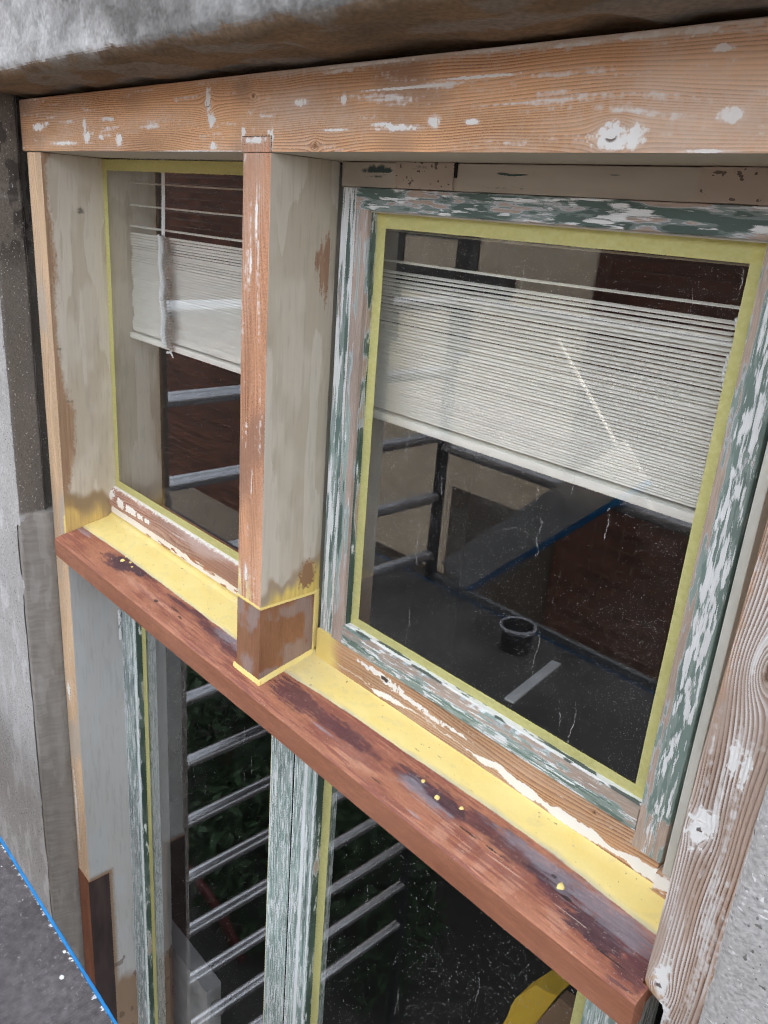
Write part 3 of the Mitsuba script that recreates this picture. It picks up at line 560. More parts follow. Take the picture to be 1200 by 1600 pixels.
fil = np.array([(-0.0035, -0.6545), (0.0, -0.6545), (0.0, -0.6466), (-0.0012, -0.6466)])
fm = sweep('x', fil, np.linspace(-0.004, XM + 0.005, 24), wobble(0.0008, 120, 6))
fm2 = sweep('y', np.array([(-0.6466, XM), (-0.6466, XM + 0.0012), (-0.652, XM + 0.005), (-0.6545, XM + 0.004), (-0.6545, XM)]), np.linspace(-0.0035, 0.092, 40), wobble(0.0008, 120, 6), lambda s, q: q + np.array([0.2045 * max(s, 0), 0]))
add(blk + '__epoxy_joint', cat([fm, fm2]), 'epoxy', 40)
POSTSH = lambda s, q: np.where((q[:, :1] < 0.655) & np.array([[True, False]]), q + np.array([0.008 * np.clip((s + 0.45) / 0.4, 0, 1) + 0.021 * np.clip((-0.655 - s) / 0.008, 0, 1) ** 0.6, 0]), q)
add(WIN + '__post', beam('z', -2.33, -0.001, XP, 0.76, 0.0, 0.20, 0.0025, step=0.006, amp=0.0009, freq=(50, 30, 7), seed=5, shift=POSTSH), 'pine_post_right', 35, 'weathered right post with raised grain and knots')

# sill
SL = lambda y: -0.6524 + 0.2045 * y
sp = np.array([(-0.0205, -0.6905), (0.010, -0.6925), (0.20, -0.6925), (0.20, SL(0.09)), (0.094, SL(0.094))] + [(y, SL(y)) for y in (0.08, 0.06, 0.04, 0.02, 0.0, -0.012)] + [(-0.0178, SL(-0.0178) - 0.0002), (-0.0203, SL(-0.0203) - 0.0022), (-0.0208, -0.662), (-0.0208, -0.675)])
def sill_shift(s, q):
    out = q.copy()
    return out
sill = WIN + '__sill'
SD = lambda v, n: n * (0.0007 * 2 * (meshkit.fbm(v * np.array([14, 60, 60]) + 7, 3, 8) - 0.5))[:, None]
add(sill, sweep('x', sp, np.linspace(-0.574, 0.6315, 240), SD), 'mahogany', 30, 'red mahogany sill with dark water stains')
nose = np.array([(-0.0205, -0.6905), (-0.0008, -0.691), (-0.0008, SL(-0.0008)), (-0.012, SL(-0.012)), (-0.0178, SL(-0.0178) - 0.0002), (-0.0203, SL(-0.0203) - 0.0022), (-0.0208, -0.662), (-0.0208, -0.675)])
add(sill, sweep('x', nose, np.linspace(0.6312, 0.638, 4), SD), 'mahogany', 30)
# filler strip lying in the back of the sill
def band(x0, x1, seed):
    xs = np.linspace(x0, x1, int((x1 - x0) / 0.004) + 2)
    fr = np.interp(xs, [a for a, b in BANDF], [b for a, b in BANDF]) + 0.002 * (meshkit.fbm(np.stack([xs * 30, xs * 0, xs * 0 + seed], -1), 3) - 0.5)
    rows = []
    for k, t in enumerate(np.linspace(0, 1, 12)):
        y = fr + (0.0915 - fr) * t
        h = 0.0011 * min(1, t * 12) + 0.006 * max(0, (t - 0.86) / 0.14) ** 2 + 0.0007 * (meshkit.fbm(np.stack([xs * 60, y * 90, y * 0], -1), 3) - 0.5)
        rows.append(np.stack([xs, y, SL(y) + h + (-0.001 if k == 0 else 0)], -1))
    rows.append(np.stack([xs, 0 * xs + 0.0915, SL(0.0915) + 0 * xs - 0.002], -1))
    P = np.array(rows); m, n = P.shape[:2]
    i, j = np.meshgrid(np.arange(m - 1), np.arange(n - 1), indexing='ij')
    q = np.stack([i * n + j, i * n + j + 1, (i + 1) * n + j + 1, (i + 1) * n + j], -1).reshape(-1, 4)
    return trimesh.Trimesh(P.reshape(-1, 3), np.vstack([q[:, [0, 1, 2]], q[:, [0, 2, 3]]]), process=False)
add(sill + '__filler_strip', band(-0.574, 0.0, 1), 'epoxy_band', True, 'yellow filler strip along the back of the sill, left bay')
add(sill + '__filler_strip', band(XM + 0.002, 0.6315, 2), 'epoxy_band', True, 'yellow filler strip along the back of the sill, right bay')
rng = random.Random(4)
for (x, y, r) in ((-0.395, 0.026, 0.0046), (-0.378, 0.032, 0.0022), (-0.402, 0.037, 0.0024), (-0.362, 0.027, 0.0022), (0.336, 0.029, 0.0026), (0.364, 0.023, 0.0034), (0.393, 0.030, 0.0026), (0.526, 0.026, 0.0044)):
    t = np.linspace(0, 2 * np.pi, 15)[:-1]
    rr = r * np.array([1 + 0.22 * rng.uniform(-1, 1) for _ in t])
    v = [(x, y, SL(y) + 0.0014)] + [(x + a * math.cos(b) * 0.75, y + a * math.sin(b) * 0.75, SL(y + a * math.sin(b) * 0.75) + 0.0013) for a, b in zip(rr, t)] + [(x + a * math.cos(b), y + a * math.sin(b), SL(y + a * math.sin(b)) - 0.0005) for a, b in zip(rr, t)]
    f = []
    for k in range(14):
        k2 = (k + 1) % 14
        f += [(0, 1 + k, 1 + k2), (1 + k, 15 + k, 15 + k2), (1 + k, 15 + k2, 1 + k2)]
    add(sill + '__filled_nail_hole', trimesh.Trimesh(v, f, process=False), 'epoxy', True)

def crumbs(n, seed):
    r = np.random.default_rng(seed); vs, fs = [], []
    for i in range(n):
        x = r.uniform(-0.56, 0.62); y = r.choice([r.uniform(-0.015, 0.085), r.uniform(0.03, 0.09)])
        if -0.01 < x < XM + 0.01: continue
        sz = r.uniform(0.0002, 0.0007) * (1 + 2 * (r.random() < 0.05)); a = r.uniform(0, 6.28)
        c, q = math.cos(a) * sz, math.sin(a) * sz * 0.6
        z = SL(y) + 0.0013 + (0.0012 if y > 0.035 else 0)
        p = np.array([(x - c, y - q, z), (x + q, y - c * 0.6, z + sz * 0.3), (x + c, y + q, z + sz * 0.2), (x - q, y + c * 0.6, z), (x, y, z + sz * 0.6)])
        k = 5 * len(vs); vs.append(p); fs.append(np.array([(0, 1, 4), (1, 2, 4), (2, 3, 4), (3, 0, 4)]) + k)
    return trimesh.Trimesh(np.vstack(vs), np.vstack(fs), process=False)
add(sill + '__paint_crumbs', crumbs(420, 3), 'crumb', kind='stuff')
# head lining above the sash with the two patched housings
HL = WIN + '__head_lining'
add(HL, beam('x', XM + 0.013, 0.64, 0.0885, 0.14, -0.0265, -0.0008, 0.001, amp=0.0003, seed=6), 'cream_paint', 35, 'greyish cream head lining with pitted filler')
for (a, b) in ((0.158, 0.240), (0.497, 0.581)):
    add(HL + '__patched_housing', beam('x', a, b, 0.0865, 0.095, -0.0262, -0.0004, 0.0007, step=0.004, amp=0.0008, freq=90, seed=int(a * 100), side=0.004), 'cream_paint', 35)
    add(HL + '__patched_housing', box(b + 0.0003, b + 0.0035, 0.0872, 0.095, -0.014, -0.0006), 'dark_gap')
# reveal strips between mullion and sash
add(WIN + '__jamb_gap', box(XM + 0.0004, XM + 0.012, 0.108, 0.13, -0.645, -0.002), 'dark_gap')
add(WIN + '__draught_strip', box(XM + 0.0045, XM + 0.0072, 0.099, 0.109, -0.63, -0.003), 'grey_trim')

# opening sash of the right bay
TAPE_W = 0.0165
GY = 0.0985
def strip(x0, x1, z0, z1, y, seed=0):
    """a strip of tape in the plane y: slightly wavy edges, 0.25 mm thick, ends cut"""
    along_x = (x1 - x0) > (z1 - z0)
    n = max(3, int(max(x1 - x0, z1 - z0) / 0.006))
    s = np.linspace(0, 1, n)
    w0 = 0.0006 * (meshkit.fbm(np.stack([s * n / 4, s * 0, s * 0 + seed], -1), 3) - 0.5); w1 = 0.0006 * (meshkit.fbm(np.stack([s * n / 4, s * 0 + 5, s * 0 + seed], -1), 3) - 0.5)
    bul = 0.0003 * (meshkit.fbm(np.stack([s * n / 3, s * 0 + 9, s * 0 + seed], -1), 2) - 0.5)
    if along_x:
        A = np.stack([x0 + s * (x1 - x0), y + bul, z0 + w0], -1); B = np.stack([x0 + s * (x1 - x0), y - bul, z1 + w1], -1)
    else:
        A = np.stack([x1 + w0, y + bul, z0 + s * (z1 - z0)], -1); B = np.stack([x0 + w1, y - bul, z0 + s * (z1 - z0)], -1)
    v = np.vstack([A, B]); i = np.arange(n - 1)
    f = np.vstack([np.stack([i, i + 1, n + i + 1], 1), np.stack([i, n + i + 1, n + i], 1)])
    return trimesh.Trimesh(v, f, process=False)
def pane(x0, x1, z0, z1, y):
    return trimesh.Trimesh([(x0, y, z0), (x1, y, z0), (x1, y, z1), (x0, y, z1)], [(0, 1, 2), (0, 2, 3)], process=False)
SH = WIN + '__sash'
SY = 0.0850
zT, zB = -0.0500, -0.5635          # glass opening of the sash
xL, xR = 0.1196, 0.5595
add(SH + '__outer_stile', beam('z', -0.640, -0.0272, XM + 0.0125, 0.0975, 0.0905, 0.115, 0.0012, amp=0.0004, freq=(60, 60, 12), seed=7), 'paint_outer_stile', 35, 'outer left stile, white over dark green')
add(SH + '__stile', beam('z', -0.589, -0.0272, 0.0985, xL, SY, 0.112, 0.0012, amp=0.0004, freq=(60, 60, 12), seed=8), 'paint_left_stile', 35, 'left stile sanded to pinkish wood')
add(SH + '__stile', beam('z', -0.606, -0.0272, xR, 0.5905, SY, 0.112, 0.0012, amp=0.0005, freq=(60, 60, 12), seed=9), 'paint_right_stile', 35, 'right stile with white flakes over green')
add(SH + '__rail', beam('x', 0.0990, xR, SY - 0.0004, 0.112, zT, -0.0270, 0.0012, amp=0.0004, freq=(12, 60, 60), seed=10), 'paint_top_rail', 35, 'top rail with dark green paint and white flecks')
add(SH + '__rail', beam('x', xL, xR, SY - 0.0004, 0.112, -0.5895, zB, 0.0014, amp=0.0005, freq=(12, 60, 60), seed=11), 'paint_bottom_rail', 35, 'bottom rail with worn green and white paint')
# putty rebates inside the opening
add(SH + '__glazing_putty', cat([beam('z', zB, zT, xL - 0.0004, xL + 0.0022, SY + 0.0055, GY, 0.0006, amp=0.0003, freq=60, side=0.004),
                                beam('z', zB, zT, xR - 0.0016, xR + 0.0004, SY + 0.0055, GY, 0.0006, amp=0.0003, freq=60, side=0.004)]), 'paint_rebate', 40)
add(SH + '__glazing_putty', beam('x', xL, xR, SY + 0.0045, GY, zB - 0.0005, zB + 0.0022, 0.0006, amp=0.0004, freq=80, side=0.004), 'white_flake', 40)
add(SH + '__glazing_putty', beam('x', xL, xR, SY + 0.0045, GY, zT - 0.0018, zT + 0.0004, 0.0006, amp=0.0003, freq=80, side=0.004), 'pale_bead', 40)
add(SH + '__pane', pane(xL - 0.003, xR + 0.003, zB - 0.003, zT + 0.003, GY), 'glass')
t0 = GY - 0.0006
add(SH + '__masking_tape', strip(xL + 0.0012, xL + 0.0012 + 0.0155, zB + 0.001, zT - 0.0005, t0, 1), 'tape')
add(SH + '__masking_tape', strip(xR - 0.0148, xR, zB + 0.0015, zT - 0.001, t0 - 0.0001, 2), 'tape')
add(SH + '__masking_tape', strip(xL + 0.001, xR + 0.001, zT - 0.0005 - TAPE_W, zT - 0.0005, t0 - 0.0005, 3), 'tape')
add(SH + '__masking_tape', strip(xL + 0.002, xR - 0.001, zB + 0.0012, zB + 0.0012 + 0.0130, t0 - 0.0006, 4), 'tape')
add(SH + '__pale_bead', beam('z', -0.612, -0.027, 0.5940, 0.6030, 0.0830, 0.120, 0.0015, amp=0.0003, freq=(60, 60, 10), seed=13), 'pale_bead', 35, 'pale bead beside the post')
add(SH + '__gap', box(0.5905, 0.5942, 0.100, 0.12, -0.61, -0.027), 'dark_gap')
add(SH + '__corner_block', beam('x', 0.5905, 0.6310, 0.0800, 0.12, -0.638, -0.6125, 0.001, amp=0.0003), 'pine_subsill', 35, 'orange end block beside the post')
add(WIN + '__sub_sill', beam('x', XM + 0.012, 0.5885, 0.0865, 0.14, -0.640, -0.5905, 0.0018, step=0.008, amp=0.0008, freq=(14, 60, 60), seed=14), 'pine_subsill', 35, 'bare wood under the sash with a line of old white paint')
# casement stay seen through the pane, and window behind
stay = cat([box(-0.006, 0.006, 0.0, 0.115, -0.0012, 0.0012)])
stay.apply_transform(trimesh.transformations.rotation_matrix(math.radians(9), [0, 0, 1])); stay.apply_translation((0.380, 0.108, -0.548))
add(SH + '__stay', stay, 'grey_board')

# fixed light of the left bay
FG = WIN + '__fixed_light'
gy = 0.1035
add(FG + '__pane', pane(X1 - 0.002, 0.004, -0.5775, 0.002, gy), 'glass')
add(FG + '__masking_tape', strip(X1 + 0.0004, X1 + 0.0004 + 0.0150, -0.5765, -0.0015, gy - 0.0006, 5), 'tape')
add(FG + '__masking_tape', strip(X1 + 0.0004, 0.0, -0.0185, -0.0018, gy - 0.0010, 6), 'tape')
add(FG + '__masking_tape', strip(X1 + 0.0008, 0.0, -0.5775, -0.5625, gy - 0.0011, 7), 'tape')
bp_ = np.array([(0.0895, -0.612), (0.104, -0.612), (0.104, -0.5765), (0.0995, -0.5765), (0.0915, -0.584), (0.0885, -0.592), (0.0880, -0.606)])
add(FG + '__glazing_bead', sweep('x', bp_, np.linspace(X1 - 0.004, 0.003, 120), wobble(0.0005, (14, 80, 80), 15)), 'pine_bead', 40, 'worn bead with square white paint marks')
add(FG + '__bottom_strip', beam('x', X1, 0.003, 0.0915, 0.14, -0.639, -0.6125, 0.0012, amp=0.0006, freq=(14, 80, 80), seed=16), 'cream_strip', 35, 'cream strip flaking above the yellow filler')

# lower casements under the sill
LZ0, LZ1 = -2.32, -0.6945
LY, LG = 0.100, 0.1185
for name, (xa, xb), sl, sr in (('__sash', (-0.5745, 0.0088), 0.053, 0.0655), ('__sash', (0.0122, 0.600), 0.050, 0.062)):
    n = 1
    while any(k.startswith(f'{WIN}{name}_{n:03d}__') for k in scene):
        n += 1
    S = f'{WIN}{name}_{n:03d}'
    a, b = xa + sl, xb - sr
    left = n == 1
    add(S + '__stile', beam('z', LZ0, LZ1, xa, a - 0.010, LY, 0.15, 0.0016, amp=0.0005, freq=(60, 60, 9), seed=20 + n), 'paint_lower' if left else 'paint_lower_white', 35, 'pale green and white stile' )
    add(S + '__stile_moulding', beam('z', LZ0, LZ1, a - 0.0098, a, LY + 0.002, 0.15, 0.0030, amp=0.0004, freq=(60, 60, 9), seed=24 + n), 'paint_lower_white', 40)
    add(S + '__rebate', beam('z', LZ0, LZ1, a + 0.0002, a + 0.0012, LY + 0.006, LG, 0.0003, amp=0.0, side=0.01), 'paint_rebate', 35)
    add(S + '__stile', beam('z', LZ0, LZ1, b + 0.026, xb, LY, 0.15, 0.0016, amp=0.0005, freq=(60, 60, 9), seed=30 + n), 'paint_lower_white', 35, 'pale green and white stile')
    add(S + '__stile_moulding', beam('z', LZ0, LZ1, b, b + 0.0245, LY + 0.005, 0.15, 0.003, amp=0.0004, freq=(60, 60, 9), seed=34 + n), 'paint_lower_white', 40)
    add(S + '__pane', pane(a - 0.002, b + 0.002, LZ0, LZ1, LG), 'glass')
    add(S + '__masking_tape', strip(a + 0.0014, a + 0.0014 + (0.017 if left else 0.019), LZ0 + 0.05, LZ1 - 0.002, LG - 0.0007, 8 + n), 'tape')
    add(S + '__masking_tape', strip(b - 0.0165, b - 0.0005, LZ0 + 0.05, LZ1 - 0.002, LG - 0.0007, 10 + n), 'tape')
    if left:
        for k in range(5):
            z1 = -0.838 - k * 0.0135
            add(S + '__hinge_knuckle', tube([(X1 + 0.0046, LY - 0.0035, z1), (X1 + 0.0046, LY - 0.0035, z1 - 0.0015), (X1 + 0.0046, LY - 0.0035, z1 - 0.0115), (X1 + 0.0046, LY - 0.0035, z1 - 0.0128)], [0.0030, 0.0036, 0.0036, 0.0030], 12), 'white_flake', 30)
add(WIN + '__meeting_gap', box(0.0089, 0.0121, LY + 0.0012, 0.14, LZ0, LZ1), 'dark_gap')
# hardwood block let into the foot of the left post
add(WIN + '__foot_block', cat([beam('z', -2.3, -1.4885, X0 + 0.003, X1 + 0.0012, -0.0012, 0.047, 0.001, amp=0.0003, seed=40)]), 'mahogany_block', 35, 'dark red hardwood block at the foot of the left post')

# ------------------------------------------------------------------ blinds
def slat_mesh(x0, x1, z, y, tilt, wdt=0.0105, sag=0.0):
    st = [0.0, 0.0012, 0.004, 0.5 * (x1 - x0), (x1 - x0) - 0.004, (x1 - x0) - 0.0012, x1 - x0]
    ws = [0.45, 0.8, 1, 1, 1, 0.8, 0.45]
    t = np.linspace(-1, 1, 5)
    ring = []
    for s, w_ in zip(st, ws):
        up = np.stack([t * wdt / 2 * w_, 0.0016 * (1 - t * t)], -1)
        lo = up[::-1] - np.array([0, 0.0004])
        pr2 = np.vstack([up, lo])
        c, sn = math.cos(tilt), math.sin(tilt)
        yy = pr2[:, 0] * c - pr2[:, 1] * sn; zz = pr2[:, 0] * sn + pr2[:, 1] * c
        ring.append(np.stack([np.full(10, x0 + s), y + yy, z + zz - sag * 4 * (s / (x1 - x0)) * (1 - s / (x1 - x0))], -1))
    P = np.array(ring); m, n = 7, 10
    i, j = np.meshgrid(np.arange(m - 1), np.arange(n), indexing='ij'); k = (j + 1) % n
    q = np.stack([i * n + j, i * n + k, (i + 1) * n + k, (i + 1) * n + j], -1).reshape(-1, 4)
    f = np.vstack([q[:, [0, 1, 2]], q[:, [0, 2, 3]]])
    caps = [[0, k, k + 1] for k in range(1, 9)] + [[60, 60 + k + 1, 60 + k] for k in range(1, 9)]
    tm = trimesh.Trimesh(P.reshape(-1, 3), np.vstack([f, caps]), process=False)
    if tm.volume < 0: tm.invert()
    return tm
def blind(key, x0, x1, y, ztop, label, seed, group):
    r = random.Random(seed)
    thing(key, label, 'window blind', group)
    zs = [ztop, -0.0345, -0.0700, -0.1040]
    z = -0.1165
    n = 46
    for k in range(n):
        zs.append(z)
        z -= 0.0046 + (0.0026 - 0.0046) * k / n + r.uniform(-0.0004, 0.0004)
    for k, zz in enumerate(zs):
        j = 0.0035 * math.sin(k * 0.45 + seed) + r.uniform(-0.0012, 0.0012)
        add(key + '__slat', slat_mesh(x0 + j, x1 + j, zz, y + r.uniform(-0.0006, 0.0006), math.radians((4 if k < 4 else 9) + r.uniform(-5, 5)), sag=0.0008 if k < 4 else 0.0), 'slat', 40)
    zb = z - 0.004
    add(key + '__bottom_rail', beam('x', x0 - 0.002, x1 + 0.004, y - 0.0095, y + 0.0095, zb - 0.0085, zb + 0.0015, 0.002, step=0.05, amp=0.0003), 'slat', 40)
    add(key + '__head_rail', box(x0 - 0.01, x1 + 0.01, y - 0.014, y + 0.014, 0.004, 0.026), 'slat')
    return zb
def cords(key, x, y, seed, zt=-0.112, zb=-0.290, dark=True, amp=0.0075):
    r = random.Random(seed)
    for part, dx, m, rad in (('__ladder_cord', 0.0, 'cord_light', 0.0015), ('__ladder_cord', 0.0150, 'cord_dark', 0.0014))[:2 if dark else 1]:
        n = 40; pts = []
        for k in range(n):
            z0 = zt + (zb - zt) * k / n; dz = (zb - zt) / n
            drift = 0.008 * k / n + 0.003 * math.sin(k * 0.5)
            a = amp * r.uniform(0.7, 1.1)
            for (ax, ay, tz) in ((-1, 0, 0.0), (-0.3, -1, 0.2), (0.9, -0.7, 0.4), (0.8, 0.3, 0.6), (-0.4, 0.2, 0.8)):
                pts.append((x + dx + drift + ax * a, y - 0.016 + ay * 0.005, z0 + dz * tz * 1.3 + r.uniform(-0.0005, 0.0005)))
        add(key + part, tube(pts, rad, 6), m, True)
    add(key + '__ladder_cord', cat([tube([(x + d, y - 0.010, 0.004), (x + d + 0.001, y - 0.011, -0.05), (x + d + 0.0, y - 0.012, zt - 0.002)], 0.0011, 6) for d in (-0.004, -0.0015, 0.001, 0.0035)]), 'cord_light', True)
YB = 0.148
blind('venetian_blind', -0.566, -0.02, YB, -0.012, 'cream venetian blind behind the narrow left pane, half raised, with a bunched cord', 3, None)
cords('venetian_blind', -0.433, YB, 5)
tail = [(-0.416 + 0.010 * math.sin(t * 1.9), YB - 0.012 + 0.002 * math.cos(t), -0.288 - 0.004 * t + 0.004 * math.sin(2.3 * t)) for t in np.linspace(0, 4.2, 26)]
add('venetian_blind__cord_end', tube(tail, 0.0014, 6), 'cord_light', True)
blind('venetian_blind_001', 0.080, 0.5285, YB, -0.045, 'cream venetian blind behind the large right pane, half raised', 8, None)
cords('venetian_blind_001', 0.531, YB + 0.004, 9, dark=False, amp=0.0045)

# dust and dried splashes on the panes
def dust(x0, x1, z0, z1, y, n, seed, r0=0.00012, r1=0.00045, streaks=0):
    r = np.random.default_rng(seed)
    vs, fs = [], []
    t = np.arange(5) * 2 * np.pi / 5
    X = r.uniform(x0, x1, n); Z = r.uniform(z0, z1, n)
    dens = meshkit.fbm(np.stack([X * 9, Z * 9, X * 0 + seed], -1), 3)
    keep = r.uniform(0.25, 0.85, n) < dens
    X, Z = X[keep], Z[keep]
    S = r0 + (r1 - r0) * r.uniform(0, 1, len(X)) ** 5
    pts = [(a, b, s, s) for a, b, s in zip(X, Z, S)]
    for k in range(streaks):
        a, b = r.uniform(x0, x1), r.uniform(z0, z1)
        m = r.integers(6, 26); wob_ = r.uniform(2, 6)
        for q in range(m):
            pts.append((a + r.normal(0, 0.0006) + 0.0015 * math.sin(q / wob_), b - q * 0.0022 + r.normal(0, 0.0012), r.uniform(0.00012, 0.00032), r.uniform(0.0005, 0.0022)))
    for i, (a, b, s, h) in enumerate(pts):
        rad = 1 + 0.3 * r.uniform(-1, 1, 5)
        vs.append(np.stack([a + s * rad * np.cos(t), np.full(5, y), b + h * rad * np.sin(t)], -1))
        fs.append(np.array([(0, 1, 2), (0, 2, 3), (0, 3, 4)]) + 5 * i)
    return trimesh.Trimesh(np.vstack(vs), np.vstack(fs), process=False)
add(SH + '__dust', dust(xL + 0.017, xR - 0.017, zB + 0.012, zT - 0.018, GY - 0.0002, 60000, 1, streaks=16), 'dust', kind='stuff')
add(FG + '__dust', dust(X1 + 0.016, 0.0, -0.56, -0.02, gy - 0.0002, 26000, 2, streaks=8), 'dust', kind='stuff')
add(WIN + '__sash_001__dust', dust(-0.50, -0.075, -1.6, -0.70, LG - 0.0002, 40000, 3, streaks=16), 'dust', kind='stuff')
add(WIN + '__sash_002__dust', dust(0.085, 0.52, -1.4, -0.70, LG - 0.0002, 30000, 4, r1=0.0009, streaks=10), 'dust', kind='stuff')

# ------------------------------------------------------------------ the room behind
room = box(-1.6, 1.7, 0.19, 2.4, -2.34, 0.6)
room.faces = room.faces[[not np.allclose(room.face_normals[i], (0, -1, 0)) for i in range(len(room.faces))]]
room.invert()
struct('room_walls', room, 'room_dark')
R = thing('storage_box', 'grey board box standing inside behind the lower left pane', 'box')
add(R + '__box', beam('z', -2.33, -1.932, -0.95, -0.49, 0.245, 0.29, 0.004, amp=0.001, step=0.05), 'pale_board', 35)
kn = trimesh.creation.icosphere(2, 0.019); kn.apply_translation((-0.445, 0.25, -1.945))
add(R + '__knob', kn, 'grey_board', True)
B = thing('yellow_bag', 'crumpled yellow bag with brown cardboard behind the lower right pane', 'bag')
def crumple(m, amp, f, seed):
    m = m.subdivide().subdivide().subdivide()
    m.vertices += m.vertex_normals * (amp * (meshkit.fbm(m.vertices * f, 3, seed) - 0.5))[:, None]
    return m
def slab(poly, y0, y1, amp, seed):
    m = trimesh.creation.extrude_polygon(Polygon(poly), y1 - y0, engine='earcut')
    m.vertices = np.stack([m.vertices[:, 0], y0 + m.vertices[:, 2], m.vertices[:, 1]], -1); m.fix_normals()
    for _ in range(3): m = m.subdivide()
    m.vertices += (meshkit.noise(m.vertices * 26, seed) - 0.5)[:, None] * amp * V3(0.3, 1, 0.3)
    return m
add(B + '__sack', slab([(0.364, -1.1375), (0.392, -1.085), (0.432, -1.064), (0.402, -1.155), (0.36, -1.30), (0.33, -1.30)], 0.26, 0.30, 0.010, 2), 'bag_yellow', 30)
add(B + '__cardboard', slab([(0.4335, -1.066), (0.470, -1.06), (0.50, -1.10), (0.50, -1.30), (0.362, -1.30), (0.4035, -1.155)], 0.255, 0.275, 0.008, 5), 'cardboard', 30)
# ------------------------------------------------------------------ scaffold in front of the window (mostly seen mirrored in the panes)
DZ = -1.42
SC = thing('scaffold', 'aluminium scaffold tower with dark plywood deck edged in blue', 'scaffold')
dk = SC + '__deck'
add(dk, beam('x', -1.6, 2.2, -1.47, -0.72, DZ - 0.012, DZ, 0.001, step=0.05, amp=0.0004, side=0.03), 'dusty_deck', 35, 'dusty plywood deck')
add(dk + '__edge', beam('x', -1.6, 2.2, -1.476, -1.4702, DZ - 0.014, DZ + 0.003, 0.001, step=0.1, amp=0.0), 'blue_paint', 35)
# the working board next to the wall, laid on the rungs
BZ, BY = -1.05, -0.2347
WB = thing('work_board', 'dark mesh faced plywood board with a frayed blue edge lying in front of the wall', 'board')
add(WB + '__panel', beam('x', -1.6, 0.30, BY - 0.30, BY - 0.0046, BZ - 0.012, BZ, 0.001, step=0.05, amp=0.0004, side=0.03), 'board_ply', 35, 'dark plywood face with a fine mesh texture')
add(WB + '__edge', beam('x', -1.6, 0.30, BY - 0.0044, BY, BZ - 0.014, BZ + 0.0009, 0.0010, step=0.006, amp=0.0005, freq=(50, 50, 50)), 'blue_paint', 35, 'blue painted edge')
def on_board(px, py):
    return px, py
for (x, y, q) in ((-0.0135 + 0.0, -0.2625, 0.0030), (-0.175, -0.255, 0.0009), (-0.20, -0.242, 0.0010), (-0.05, -0.2438, 0.0022), (-0.035, -0.2425, 0.0016), (-0.13, -0.2425, 0.0012), (-0.26, -0.256, 0.0010), (-0.08, -0.295, 0.0008)):
    g = trimesh.creation.icosphere(2, q); g.apply_scale((1.25, 1, 0.3)); g.apply_translation((x, y, BZ + 0.0003))
    add(WB + '__paint_drip', g, 'white_drip', True)
XF = -1.21
for xf in (XF, 2.1):
    for y in (-0.17, -1.535):
        add(SC + '__post', tube([(xf, y, -4.5), (xf, y, -1.0), (xf, y, 0.05)], 0.024, 12), 'aluminium' if y > -1 else 'dark_metal', 40)
    for k in range(-1, 12):
        add(SC + '__rung', tube([(xf, -0.19, -0.587 - 0.25 * k), (xf, -0.8, -0.587 - 0.25 * k), (xf, -1.515, -0.587 - 0.25 * k)], 0.023, 12), 'aluminium', 40)
for z, r in ((-0.3285, 0.014), (-0.880, 0.022)):
    add(SC + '__guard_rail', tube([(XF, -1.535, z), (0.4, -1.535, z), (2.1, -1.535, z)], r, 12), 'aluminium', 40)
add(SC + '__brace', tube([(-0.774, -1.56, -0.400), (-0.5, -1.56, -0.684), (-0.306, -1.56, -0.886)], 0.007, 10), 'white_drip', 40)
add(SC + '__toe_board', box(-1.15, 2.05, -1.50, -1.478, DZ + 0.002, DZ + 0.03), 'grey_board')
PK = thing('leaning_plank', 'grey plank with a blue edge leaning on the guard rail, mirrored in the pane', 'plank')
RY = trimesh.transformations.rotation_matrix(math.radians(-44), [0, 1, 0])
for part, zz, m_ in (('__board', (-0.065, 0.075), 'pale_board'), ('__edge', (-0.085, -0.0655), 'blue_paint')):
    tb = box(-0.46, 0.50, -0.009, 0.009, *zz); tb.apply_transform(RY); tb.apply_translation((-0.735, -1.50, -1.06))
    add(PK + part, tb, m_)
# bucket on the deck
BK = thing('bucket', 'round plastic bucket standing on the deck, mirrored in the large pane', 'bucket')
th = np.linspace(0, 2 * np.pi, 33)
def lathe(profile, c, n=32):
    pr2 = np.array(profile); t = np.arange(n) * 2 * np.pi / n
    v = np.stack([np.outer(pr2[:, 0], np.cos(t)), np.outer(pr2[:, 0], np.sin(t)), np.repeat(pr2[:, 1:], n, 1)], -1).reshape(-1, 3) + np.array(c)
    i, j = np.meshgrid(np.arange(len(pr2) - 1), np.arange(n), indexing='ij'); k = (j + 1) % n
    q = np.stack([i * n + j, i * n + k, (i + 1) * n + k, (i + 1) * n + j], -1).reshape(-1, 4)
    return trimesh.Trimesh(v, np.vstack([q[:, [0, 1, 2]], q[:, [0, 2, 3]]]), process=False)
add(BK + '__body', lathe([(0.001, 0.004), (0.045, 0.004), (0.055, 0.09), (0.060, 0.09), (0.060, 0.083), (0.057, 0.08), (0.048, 0.0), (0.001, 0.0)], (-0.60, -1.325, DZ)), 'dark_metal', 40)
add(BK + '__rim', lathe([(0.054, 0.090), (0.058, 0.096), (0.064, 0.090), (0.062, 0.080), (0.054, 0.090)], (-0.60, -1.325, DZ)), 'white_plastic', 40)

